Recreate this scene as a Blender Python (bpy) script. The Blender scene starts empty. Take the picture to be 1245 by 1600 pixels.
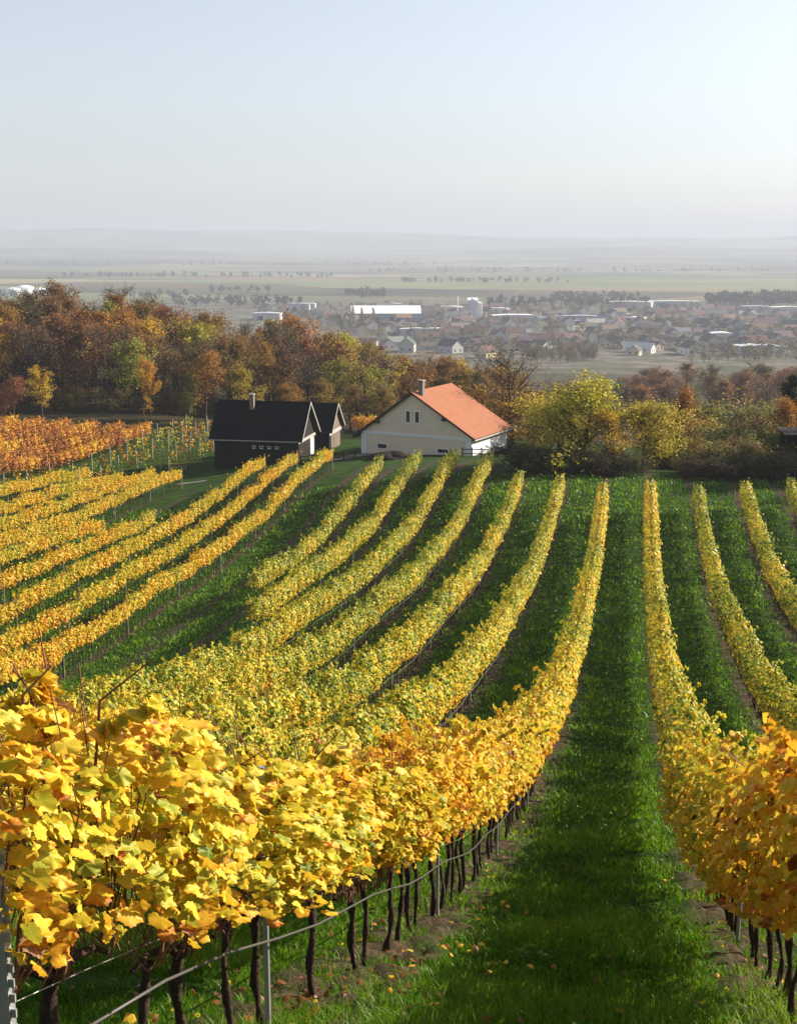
import bpy, math, random
import numpy as np
from mathutils import Vector, Matrix
RNG = np.random.default_rng(7)
random.seed(7)
SC = bpy.context.scene
COL = SC.collection
rad = math.radians

# ---------------------------------------------------------------- camera
CAM_HEADING = -10.8          # degrees from +Y towards +X
CAM_PITCH = -12.1
F_PX = 1931.0                # focal length for a 1245 x 1600 frame
cd = bpy.data.cameras.new('camera')
cam = bpy.data.objects.new('camera', cd)
COL.objects.link(cam)
cd.sensor_fit = 'VERTICAL'
cd.sensor_height = 36.0
cd.lens = F_PX / 1600.0 * 36.0
cd.clip_start = 0.1
cd.clip_end = 90000
cam.location = (0, 0, 0)
cam.rotation_euler = (rad(90 + CAM_PITCH), 0, rad(-CAM_HEADING))
SC.camera = cam

# ---------------------------------------------------------------- sky, sun, exposure
SUN_AZ, SUN_EL = 58.0, 26.0
world = bpy.data.worlds.new('World')
SC.world = world
world.use_nodes = True
wn = world.node_tree
wn.nodes.clear()
sky = wn.nodes.new('ShaderNodeTexSky')
sky.sky_type = 'NISHITA'
sky.sun_disc = False
sky.sun_elevation = rad(SUN_EL)
sky.sun_rotation = rad(SUN_AZ)
sky.altitude = 200
sky.air_density = 1.0
sky.dust_density = 1.3
sky.ozone_density = 2.1
bg = wn.nodes.new('ShaderNodeBackground')
bg.inputs['Strength'].default_value = 0.079
out = wn.nodes.new('ShaderNodeOutputWorld')
hs = wn.nodes.new('ShaderNodeHueSaturation')
hs.inputs['Saturation'].default_value = 0.52
wn.links.new(sky.outputs[0], hs.inputs['Color'])
wn.links.new(hs.outputs[0], bg.inputs[0])
wn.links.new(bg.outputs[0], out.inputs[0])
sd = bpy.data.lights.new('sun', 'SUN')
sd.energy = 5.0
sd.angle = rad(0.5)
sd.color = (1.0, 0.89, 0.72)
sun = bpy.data.objects.new('sun', sd)
COL.objects.link(sun)
sdir = Vector((math.sin(rad(SUN_AZ)) * math.cos(rad(SUN_EL)), math.cos(rad(SUN_AZ)) * math.cos(rad(SUN_EL)), math.sin(rad(SUN_EL))))
sun.rotation_euler = sdir.to_track_quat('Z', 'Y').to_euler()
SC.view_settings.view_transform = 'Standard'
SC.view_settings.look = 'None'
SC.view_settings.exposure = 1.22
SC.view_settings.gamma = 1.0
SC.view_settings.use_curve_mapping = False
SC.render.engine = 'CYCLES'
cy = SC.cycles
cy.max_bounces = 6
cy.diffuse_bounces = 3
cy.glossy_bounces = 2
cy.transmission_bounces = 4
cy.volume_bounces = 1
cy.transparent_max_bounces = 4
cy.caustics_reflective = False
cy.caustics_refractive = False
cy.use_denoising = True

# ---------------------------------------------------------------- helpers
def heading_of(u, v=700.0):
    """heading (radians, from +Y to +X) of a photograph column"""
    x = (u - 622.5) / F_PX
    y = -(v - 800.0) / F_PX
    p = rad(CAM_PITCH)
    fwd = math.cos(p) - y * math.sin(p)
    return rad(CAM_HEADING) + math.atan2(x, fwd)

def x_at(u, Y, v=700.0):
    return Y * math.tan(heading_of(u, v))

def project(p):
    """point -> (column, row) of the 1245 x 1600 photograph, vectorised"""
    p = np.asarray(p, float)
    w = rad(CAM_HEADING); q = rad(CAM_PITCH)
    f = np.array([math.sin(w) * math.cos(q), math.cos(w) * math.cos(q), math.sin(q)])
    r = np.array([math.cos(w), -math.sin(w), 0.0])
    up = np.cross(r, f)
    d = np.maximum(p @ f, 1e-3)
    return 622.5 + F_PX * (p @ r) / d, 800 - F_PX * (p @ up) / d, d

class Geo:
    """collects polygons, builds one mesh object"""
    def __init__(self):
        self.v = []; self.f = []; self.n = 0; self.mi = []
    def add(self, verts, faces, mi=0):
        b = self.n
        self.v.extend([tuple(map(float, p)) for p in verts])
        self.f.extend([tuple(i + b for i in f) for f in faces])
        self.mi.extend([mi] * len(faces))
        self.n += len(verts)
    def box(self, lo, hi, M=None, mi=0):
        x0, y0, z0 = lo; x1, y1, z1 = hi
        vs = [(x0,y0,z0),(x1,y0,z0),(x1,y1,z0),(x0,y1,z0),(x0,y0,z1),(x1,y0,z1),(x1,y1,z1),(x0,y1,z1)]
        if M is not None: vs = [tuple(M @ Vector(p)) for p in vs]
        self.add(vs, [(0,3,2,1),(4,5,6,7),(0,1,5,4),(1,2,6,5),(2,3,7,6),(3,0,4,7)], mi)
    def slab(self, quad, t, mi=0):
        """a quad thickened by t along its normal (downwards)"""
        q = [Vector(p) for p in quad]
        n = (q[1] - q[0]).cross(q[2] - q[0]).normalized() * t
        vs = q + [p - n for p in q]
        self.add(vs, [(0,1,2,3),(7,6,5,4),(0,4,5,1),(1,5,6,2),(2,6,7,3),(3,7,4,0)], mi)
    def prism(self, poly, d, mi=0):
        """polygon (list of points) extruded by vector d"""
        d = Vector(d); n = len(poly)
        a = [Vector(p) for p in poly]
        vs = a + [p + d for p in a]
        fs = [tuple(range(n - 1, -1, -1)), tuple(range(n, 2 * n))] + [(i, (i + 1) % n, n + (i + 1) % n, n + i) for i in range(n)]
        self.add(vs, fs, mi)
    def tube(self, pts, radii, sides=5, cap=True, mi=0):
        pts = [Vector(p) for p in pts]
        if not hasattr(radii, '__len__'): radii = [radii] * len(pts)
        vs = []; prev = None
        for i, p in enumerate(pts):
            t = (pts[min(i + 1, len(pts) - 1)] - pts[max(i - 1, 0)])
            if t.length < 1e-9: t = Vector((0, 0, 1))
            t.normalize()
            a = prev if prev is not None else (Vector((1, 0, 0)) if abs(t.x) < 0.8 else Vector((0, 1, 0)))
            a = (a - t * a.dot(t))
            if a.length < 1e-6: a = t.orthogonal()
            a.normalize(); prev = a
            b = t.cross(a)
            for k in range(sides):
                an = 2 * math.pi * k / sides
                vs.append(p + (a * math.cos(an) + b * math.sin(an)) * radii[i])
        fs = []
        for i in range(len(pts) - 1):
            for k in range(sides):
                k2 = (k + 1) % sides
                fs.append((i*sides+k, i*sides+k2, (i+1)*sides+k2, (i+1)*sides+k))
        if cap:
            fs.append(tuple(range(sides - 1, -1, -1)))
            fs.append(tuple((len(pts) - 1) * sides + k for k in range(sides)))
        self.add(vs, fs, mi)
    def mesh(self, name, mats, smooth=False):
        me = bpy.data.meshes.new(name)
        me.from_pydata(self.v, [], self.f)
        for m in (mats if isinstance(mats, (list, tuple)) else [mats]): me.materials.append(m)
        me.polygons.foreach_set('material_index', self.mi)
        if smooth: me.polygons.foreach_set('use_smooth', [True] * len(self.f))
        me.update()
        return me
    def build(self, name, mats, parent=None, smooth=False):
        return link(name, self.mesh(name, mats, smooth), parent)

def np_mesh(name, verts, polys, mats, attrs=None, uv=None, smooth=False):
    """verts (N,3); polys: list of (M,k) int arrays; attrs: name -> (N,) floats; uv (N,2) per vertex"""
    me = bpy.data.meshes.new(name)
    verts = np.asarray(verts, np.float32)
    me.vertices.add(len(verts)); me.vertices.foreach_set('co', verts.ravel())
    loops = np.concatenate([p.ravel() for p in polys]).astype(np.int32)
    sizes = np.concatenate([np.full(len(p), p.shape[1]) for p in polys]).astype(np.int32)
    starts = np.concatenate([[0], np.cumsum(sizes)[:-1]]).astype(np.int32)
    me.loops.add(len(loops)); me.loops.foreach_set('vertex_index', loops)
    me.polygons.add(len(sizes)); me.polygons.foreach_set('loop_start', starts)
    try: me.polygons.foreach_set('loop_total', sizes)
    except Exception: pass
    if smooth: me.polygons.foreach_set('use_smooth', np.ones(len(sizes), bool))
    for m in (mats if isinstance(mats, (list, tuple)) else [mats]): me.materials.append(m)
    for k, a in (attrs or {}).items():
        at = me.attributes.new(k, 'FLOAT', 'POINT'); at.data.foreach_set('value', np.asarray(a, np.float32))
    if uv is not None:
        l = me.uv_layers.new(name='leaf_uv'); l.data.foreach_set('uv', np.asarray(uv, np.float32)[loops].ravel())
    me.update(calc_edges=True); me.validate()
    return me

def link(name, me, parent=None):
    o = bpy.data.objects.new(name, me); COL.objects.link(o)
    if parent is not None: o.parent = parent
    return o

def tag(o, label=None, cat=None, group=None, kind=None):
    if label: o['label'] = label
    if cat: o['category'] = cat
    if group: o['group'] = group
    if kind: o['kind'] = kind
    return o

def thing(name, label, cat, loc=(0,0,0), rz=0.0, group=None):
    o = bpy.data.objects.new(name, None); COL.objects.link(o)
    o.location = loc; o.rotation_euler = (0, 0, rz); o.empty_display_size = 0.2
    return tag(o, label, cat, group)

# ---------------------------------------------------------------- materials
class NT:
    def __init__(self, name):
        self.m = bpy.data.materials.new(name); self.m.use_nodes = True
        self.t = self.m.node_tree; self.t.nodes.clear()
    def n(self, typ, **kw):
        x = self.t.nodes.new(typ)
        for k, v in kw.items(): setattr(x, k, v)
        return x
    def put(self, sock, v):
        if isinstance(v, bpy.types.NodeSocket): self.t.links.new(v, sock)
        elif v is not None: sock.default_value = v
    def noise(self, vec=None, scale=5.0, detail=3.0, rough=0.55, dist=0.0):
        x = self.n('ShaderNodeTexNoise')
        self.put(x.inputs['Vector'], vec)
        x.inputs['Scale'].default_value = scale; x.inputs['Detail'].default_value = detail
        x.inputs['Roughness'].default_value = rough; x.inputs['Distortion'].default_value = dist
        return x.outputs['Fac']
    def ramp(self, fac, stops, interp='LINEAR'):
        x = self.n('ShaderNodeValToRGB'); x.color_ramp.interpolation = interp
        e = x.color_ramp.elements
        while len(e) < len(stops): e.new(0.5)
        for i, (p, c) in enumerate(stops):
            e[i].position = p; e[i].color = (c[0], c[1], c[2], 1) if hasattr(c, '__len__') else (c, c, c, 1)
        self.put(x.inputs['Fac'], fac)
        return x.outputs['Color']
    def math(self, op, a, b=None, c=None, clamp=False):
        x = self.n('ShaderNodeMath', operation=op, use_clamp=clamp)
        self.put(x.inputs[0], a)
        if b is not None: self.put(x.inputs[1], b)
        if c is not None: self.put(x.inputs[2], c)
        return x.outputs[0]
    def mix(self, fac, a, b, blend='MIX'):
        x = self.n('ShaderNodeMix', data_type='RGBA', blend_type=blend)
        self.put(x.inputs[0], fac); self.put(x.inputs[6], a if isinstance(a, bpy.types.NodeSocket) else (*a[:3], 1))
        self.put(x.inputs[7], b if isinstance(b, bpy.types.NodeSocket) else (*b[:3], 1))
        return x.outputs[2]
    def obj(self): return self.n('ShaderNodeTexCoord').outputs['Object']
    def pos(self): return self.n('ShaderNodeNewGeometry').outputs['Position']
    def attr(self, name): return self.n('ShaderNodeAttribute', attribute_name=name).outputs['Fac']
    def bump(self, h, strength=0.5, dist=0.02):
        x = self.n('ShaderNodeBump'); x.inputs['Strength'].default_value = strength; x.inputs['Distance'].default_value = dist
        self.put(x.inputs['Height'], h); return x.outputs[0]
    def bsdf(self, color, rough=0.8, spec=0.3, metal=0.0, normal=None):
        x = self.n('ShaderNodeBsdfPrincipled')
        self.put(x.inputs['Base Color'], color if isinstance(color, bpy.types.NodeSocket) else (*color[:3], 1))
        self.put(x.inputs['Roughness'], rough)
        x.inputs['Specular IOR Level'].default_value = spec; x.inputs['Metallic'].default_value = metal
        self.put(x.inputs['Normal'], normal)
        return x.outputs[0]
    def leafy(self, color, trans=0.4, rough=0.5, spec=0.25, tcol=None, normal=None):
        p = self.bsdf(color, rough, spec, normal=normal)
        t = self.n('ShaderNodeBsdfTranslucent')
        self.put(t.inputs[0], tcol if tcol is not None else color)
        m = self.n('ShaderNodeMixShader'); m.inputs[0].default_value = trans
        self.t.links.new(p, m.inputs[1]); self.t.links.new(t.outputs[0], m.inputs[2])
        return m.outputs[0]
    def done(self, shader):
        o = self.n('ShaderNodeOutputMaterial'); self.t.links.new(shader, o.inputs['Surface']); return self.m

def plain(name, col, rough=0.7, spec=0.3, metal=0.0, var=0.25, scale=3.0, bump=0.0):
    """a colour with mottling"""
    t = NT(name)
    f = t.noise(t.obj(), scale, 5, 0.6)
    c = t.mix(f, tuple(x * (1 - var) for x in col), tuple(min(1, x * (1 + var)) for x in col))
    return t.done(t.bsdf(c, rough, spec, metal, t.bump(f, bump, 0.02) if bump else None))

def wood(name, c1, c2, axis=2, board=0.16):
    """vertical boards with grain"""
    t = NT(name)
    sx = t.n('ShaderNodeSeparateXYZ'); t.put(sx.inputs[0], t.obj())
    u = t.math('ADD', sx.outputs[0], sx.outputs[1])
    bi = t.math('FLOOR', t.math('DIVIDE', u, board))
    fr = t.math('FRACT', t.math('DIVIDE', u, board))
    wn_ = t.n('ShaderNodeTexWhiteNoise', noise_dimensions='1D'); t.put(wn_.inputs['W'], bi)
    mp = t.n('ShaderNodeMapping'); t.put(mp.inputs['Vector'], t.obj()); mp.inputs['Scale'].default_value = (9, 9, 0.7)
    g = t.noise(mp.outputs[0], 3, 5, 0.7)
    f = t.math('ADD', t.math('MULTIPLY', wn_.outputs['Value'], 0.6), t.math('MULTIPLY', g, 0.4))
    c = t.mix(f, c1, c2)
    gap = t.math('LESS_THAN', fr, 0.07)
    c = t.mix(gap, c, (0.01, 0.008, 0.007))
    return t.done(t.bsdf(c, 0.85, 0.2, normal=t.bump(g, 0.3, 0.01)))

LEAF_STOPS = [(0.0, (0.05, 0.10, 0.015)), (0.2, (0.20, 0.26, 0.025)), (0.36, (0.48, 0.44, 0.035)), (0.5, (0.72, 0.52, 0.04)),
              (0.66, (0.72, 0.38, 0.025)), (0.8, (0.55, 0.19, 0.02)), (0.92, (0.30, 0.10, 0.025)), (1.0, (0.16, 0.065, 0.03))]
def leaf_mat(name, near):
    t = NT(name)
    oi = t.n('ShaderNodeObjectInfo')
    sep = t.n('ShaderNodeSeparateColor'); t.put(sep.inputs[0], oi.outputs['Color'])
    tone = t.math('ADD', t.attr('tone'), t.math('SUBTRACT', sep.outputs[0], 0.5))
    if near:
        # blotches, browned rim and paler veins drawn by the leaf's own coordinates
        uvn = t.n('ShaderNodeUVMap', uv_map='leaf_uv')
        s = t.n('ShaderNodeSeparateXYZ'); t.put(s.inputs[0], uvn.outputs[0])
        rr = t.n('ShaderNodeVectorMath', operation='LENGTH'); t.put(rr.inputs[0], uvn.outputs[0])
        bl = t.noise(t.obj(), 28, 4, 0.65)
        tone = t.math('ADD', tone, t.math('MULTIPLY', t.math('SUBTRACT', bl, 0.5), 0.35))
        rim = t.math('MULTIPLY', t.math('POWER', rr.outputs['Value'], 5.0), t.math('MULTIPLY', t.noise(t.obj(), 60, 2), 0.62))
        tone = t.math('ADD', tone, rim)
        ang = t.math('ARCTAN2', s.outputs[1], s.outputs[0])
        vein = t.math('ABSOLUTE', t.math('SINE', t.math('MULTIPLY', ang, 2.5)))
        vein = t.math('MULTIPLY', t.math('LESS_THAN', t.math('MULTIPLY', vein, rr.outputs['Value']), 0.05), 0.5)
    c = t.ramp(tone, LEAF_STOPS)
    nrm = None
    if near:
        c = t.mix(vein, c, (0.62, 0.55, 0.12))
        nrm = t.bump(t.noise(t.obj(), 90, 3), 0.35, 0.006)
    return t.done(t.leafy(c, 0.36, 0.5, 0.3, normal=nrm))
M_LEAF_NEAR = leaf_mat('vine_leaf_detailed', True)
M_LEAF = leaf_mat('vine_leaf', False)
M_BARK = plain('vine_bark', (0.045, 0.03, 0.022), 0.95, 0.1, var=0.6, scale=30, bump=0.8)
M_CANE = plain('vine_cane', (0.17, 0.072, 0.038), 0.7, 0.3, var=0.4, scale=20)
M_STEEL = plain('galvanised_steel', (0.34, 0.35, 0.36), 0.5, 0.5, 0.55, var=0.3, scale=12)
M_POSTWOOD = plain('weathered_post', (0.23, 0.19, 0.15), 0.9, 0.2, var=0.4, scale=14, bump=0.3)
M_HOSE = plain('grey_hose', (0.06, 0.056, 0.053), 0.5, 0.4, var=0.3, scale=10)
M_WIRE = plain('wire', (0.25, 0.24, 0.23), 0.45, 0.5, 0.6, var=0.2)

# ---------------------------------------------------------------- terrain
ROW_X0, ROW_DX = 1.1, 2.6
CTRL = [
 (8.9,71.6,-14.6),(6.3,70.7,-14.45),(6.3,59.8,-15.1),(6.3,48.3,-14.7),
 (3.7,69.7,-14.5),(3.7,58.6,-15.0),(3.7,45.7,-14.35),(3.7,33,-12.65),(3.7,27,-11.45),
 (1.1,69.8,-14.3),(1.1,66.8,-14.8),(1.1,56.2,-15.15),(1.1,44,-14.05),(1.1,38.3,-13.45),(1.1,29.5,-11.85),(1.1,22.4,-10.2),(1.1,14.3,-7.75),
 (-1.5,68.6,-14.2),(-1.5,62.7,-15.0),(-1.5,47.6,-14.1),(-1.5,36.2,-12.95),(-1.5,23.2,-9.95),(-1.5,15.5,-7.75),(-1.5,10.2,-5.85),(-1.5,5.7,-3.80),(-1.5,3.9,-2.95),(-1.5,2.6,-2.36),(1.1,9,-5.55),(1.1,11.5,-6.6),(1.1,5,-4.0),
 (-4.1,72.7,-14.9),(-4.1,60,-15.05),(-4.1,43.8,-13.85),(-4.1,32.7,-12.15),(-4.1,23.4,-10.25),(-4.1,18.1,-8.85),
 (-6.7,74.9,-14.95),(-6.7,65.2,-15.85),(-6.7,51.9,-15.4),(-6.7,37,-13.45),(-6.7,26.9,-11.45),(-6.7,20.9,-9.95),
 (-9.3,81.3,-15.2),(-9.3,69.7,-16.2),(-9.3,51.4,-15.45),(-9.3,35.7,-13.45),(-9.3,25.7,-11.45),
 (-11.9,83.4,-14.85),(-11.9,71,-15.95),(-11.9,52.7,-15.45),(-11.9,39.6,-14.05),(-11.9,31.4,-12.55),(-11.9,27,-11.75),
 (-14.5,83,-15.1),(-14.5,71.4,-16.05),(-14.5,55.9,-16.1),(-14.5,44.4,-14.8),
 (-17.1,83.1,-15.8),(-17.1,70.7,-16.85),(-17.1,53.5,-15.95),
 (-22.3,89.9,-16.75),(-22.3,70.6,-17.45),(-22.3,59.4,-17.75),(-22.3,51,-17.65),(-22.3,43.8,-17.65),
 (-24.9,89.3,-16.65),(-24.9,77.6,-17.45),(-24.9,64.4,-17.85),(-24.9,51.9,-17.45),(-24.9,45.2,-17.15),
 (-27.5,89.4,-16.85),(-27.5,77.3,-17.75),(-27.5,63.3,-17.85),(-27.5,52.6,-17.45),(-27.5,48.9,-17.35),
 (-30.1,73.6,-18.35),(-30.1,64.8,-17.65),(-30.1,53.8,-17.15),(-32.7,71.5,-18.5),(-32.7,58.6,-17.35),
 (-35.3,92.3,-19.2),(-35.3,79.4,-18.75),(-35.3,63.3,-17.85),(-37.9,93,-19.3),(-37.9,78.8,-18.45),(-37.9,68.1,-17.95),
 (-40.5,92.6,-19.4),(-40.5,78.3,-18.45),(-43.1,91.9,-19.5),(-43.1,77.8,-17.8),
 # outside the rows
 (0,0,-1.5),(6,0,-1.4),(-8,0,-1.9),(6,12,-6.6),(12,20,-8.6),(14,40,-13.0),(0,-12,2.4),(-14,-10,1.6),(14,-10,2.4),(-16,14,-8.2),(-20,28,-13.6),(-32,30,-13.8),(-32,10,-8),(-52,50,-15.2),(30,60,-13.4),(30,20,-8.0),
 (10,84,-14.9),(-3.6,82,-14.75),(2,80,-14.8),(18,84,-14.6),(34,90,-15.0),
 (-18,102,-17.3),(-13,100,-16.9),(-23,103,-17.5),(-28,100,-17.9),(-36,100,-18.6),(-31,106,-18.0),(-26,110,-18.1),
 (-36,104.5,-18.9),(-43,122,-18.6),(-48,88,-17.6),(-59,107,-17.6),(-69,90,-16.2),(-59,129,-18.2),(-50,135,-18.6),(-69,126,-17.8),(-11,115,-17.5),(2,105,-18.2),(14,108,-18.6),(-18,125,-19.0),
]
def tps_fit(pts, lam=0.25):
    P = np.array(pts); X = P[:, :2] / 30.0; z = P[:, 2]; n = len(P)
    d2 = ((X[:, None] - X[None]) ** 2).sum(-1)
    K = np.where(d2 > 1e-12, 0.5 * d2 * np.log(d2 + 1e-12), 0) + np.eye(n) * lam * 0.2
    A = np.zeros((n + 3, n + 3)); Q = np.c_[np.ones(n), X]
    A[:n, :n] = K; A[:n, n:] = Q; A[n:, :n] = Q.T
    s = np.linalg.solve(A, np.r_[z, 0, 0, 0])
    return X, s[:n], s[n:]
_TX, _TW, _TA = tps_fit(CTRL)
def near_h(x, y):
    x = np.asarray(x, float).ravel() / 30.0; y = np.asarray(y, float).ravel() / 30.0
    r = np.empty(len(x))
    for i in range(0, len(x), 20000):
        a = np.c_[x[i:i+20000], y[i:i+20000]]
        d2 = ((a[:, None] - _TX[None]) ** 2).sum(-1)
        r[i:i+20000] = (0.5 * d2 * np.log(d2 + 1e-12)) @ _TW + _TA[0] + a @ _TA[1:]
    return r
def sstep(a, b, x):
    t = np.clip((x - a) / (b - a), 0, 1); return t * t * (3 - 2 * t)
def vnoise(x, y, seed=0):
    """smooth value noise in -1..1"""
    xi = np.floor(x).astype(np.int64); yi = np.floor(y).astype(np.int64)
    fx = x - xi; fy = y - yi; fx = fx*fx*(3-2*fx); fy = fy*fy*(3-2*fy)
    def h(a, b):
        n = (a * 374761393 + b * 668265263 + seed * 974711) & 0xffffffff
        n = ((n ^ (n >> 13)) * 1274126177) & 0xffffffff
        return ((n ^ (n >> 16)) & 0xffff) / 32767.5 - 1
    return (h(xi,yi)*(1-fx)+h(xi+1,yi)*fx)*(1-fy) + (h(xi,yi+1)*(1-fx)+h(xi+1,yi+1)*fx)*fy
RD = [0, 80, 120, 170, 230, 300, 420, 560, 680, 900, 1300, 1900, 3000, 4200, 5200, 6200, 12000]
RZ = [-14, -16, -19.5, -26, -32, -37, -46, -53, -57, -58, -59, -60, -61, -58, -50, -44, -40]
LZ = [-14, -17, -18.5, -18.0, -20.0, -30, -44, -53, -57, -58, -59, -60, -59, -52, -40, -34, -30]
def height(x, y):
    x = np.asarray(x, float); y = np.asarray(y, float); sh = np.broadcast(x, y).shape
    x = np.broadcast_to(x, sh).ravel(); y = np.broadcast_to(y, sh).ravel()
    d = np.hypot(x, y); hd = np.degrees(np.arctan2(x, y))
    nz = np.zeros(len(x)); nearm = d < 260
    if nearm.any(): nz[nearm] = near_h(x[nearm], y[nearm])
    wl = 1 - sstep(-24, -11, hd)
    fz = wl * np.interp(d, RD, LZ) + (1 - wl) * np.interp(d, RD, RZ)
    far = sstep(1500, 4500, d)
    fz = fz + far * 9 * vnoise(x / 1400, y / 1900, 3) + far * 5 * vnoise(x / 500, y / 700, 4)
    r1 = sstep(5200, 6700, d) * (1 - sstep(6900, 8000, d))
    fz = fz + r1 * (28 + 12 * vnoise(x / 1500, y / 3000, 8) + 5 * vnoise(x / 420, y / 900, 12))
    ridge = sstep(7300, 8700, d) * (1 - sstep(9000, 11500, d))
    fz = fz + ridge * (98 + 62 * sstep(0, -26, hd) + 20 * vnoise(x / 1900 + 7, y / 4000, 5) + 7 * vnoise(x / 500, y / 1500, 6))
    w = sstep(112, 165, d) * np.where(y > -20, 1, 1)
    back = sstep(25, 60, -y + 0 * x) * (1 - sstep(150, 600, d))
    side = sstep(60, 110, np.abs(hd)) * sstep(20, 90, d)
    h = nz * (1 - w) + fz * w
    hill = 4 + 0.10 * np.clip(-y, -40, 400) - 12 * sstep(0, 200, y)
    h = h * (1 - side) + hill * side
    return h.reshape(sh)
def hz(x, y): return float(height(np.array([x]), np.array([y]))[0])
def ground_at(u, v, dmin=60, dmax=16000):
    """where the view through a photograph pixel meets the land"""
    h = heading_of(u, v)
    px = (u - 622.5) / F_PX; py = -(v - 800) / F_PX; p = rad(CAM_PITCH)
    fz = math.sin(p) + py * math.cos(p); fh = math.hypot(math.cos(p) - py * math.sin(p), px)
    ds = np.exp(np.linspace(math.log(dmin), math.log(dmax), 700))
    x = ds * math.sin(h); y = ds * math.cos(h)
    below = ds * fz / fh < height(x, y)
    i = int(np.argmax(below)) if below.any() else len(ds) - 1
    return float(x[i]), float(y[i]), hz(x[i], y[i])

# row list: X, near end, far end, base tone of its leaves
ROWS = []
for k, y0, y1, tone in [(-4, 14, 72, .345), (-3, 12, 71.8, .345), (-2, 11, 70.6, .345), (-1, 9, 69.6, .345), (0, 3.6, 69.6, .44), (1, 2.35, 68.6, .43), (2, 6, 72.6, .355),
                        (3, 9, 74.8, .355), (4, 13, 81.2, .355), (5, 20, 83.2, .355), (6, 44.4, 82.8, .345), (7, 53.4, 82.9, .345)]:
    ROWS.append((ROW_X0 - ROW_DX * k, y0, y1, tone, 'main', k))
for i, (y0, y1) in enumerate([(30, 89.8), (33, 89.2), (36, 89.3), (42, 73.5), (46, 71.4), (50, 92.2), (54, 92.9), (58, 92.5), (62, 91.8)]):
    ROWS.append((ROW_X0 - ROW_DX * (9 + i), y0, y1, .54, 'left', i))

def ground_mesh():
    hd = np.concatenate([np.radians(np.linspace(-180, -50, 40)[:-1]), np.radians(np.linspace(-50, 30, 420)), np.radians(np.linspace(30, 180, 46)[1:-1])])
    r = np.concatenate([[0.0], np.exp(np.linspace(math.log(0.8), math.log(160), 330)), np.exp(np.linspace(math.log(163), math.log(11800), 140))])
    R, H = np.meshgrid(r, hd, indexing='ij')
    x = (R * np.sin(H)).ravel(); y = (R * np.cos(H)).ravel()
    z = height(x, y)
    d = np.hypot(x, y)
    # clods and small bumps, stronger in the worked strips below the vines
    strip = np.abs(((x - ROW_X0 + ROW_DX / 2) % ROW_DX) - ROW_DX / 2)
    worked = (1 - sstep(0.25, 0.55, strip)) * (1 - sstep(30, 60, d)) * (y > 2)
    z = z + worked * (0.05 * vnoise(x * 6, y * 6, 1) + 0.03 * vnoise(x * 15, y * 15, 2) + 0.03)
    z = z + (1 - sstep(50, 90, d)) * 0.03 * vnoise(x * 1.3, y * 1.3, 9)
    n = len(hd); m = len(r)
    i, j = np.meshgrid(np.arange(m - 1), np.arange(n), indexing='ij')
    a = (i * n + j).ravel(); b = (i * n + (j + 1) % n).ravel(); c = ((i + 1) * n + (j + 1) % n).ravel(); e = ((i + 1) * n + j).ravel()
    return np.c_[x, y, z], np.c_[a, b, c, e]

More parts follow.
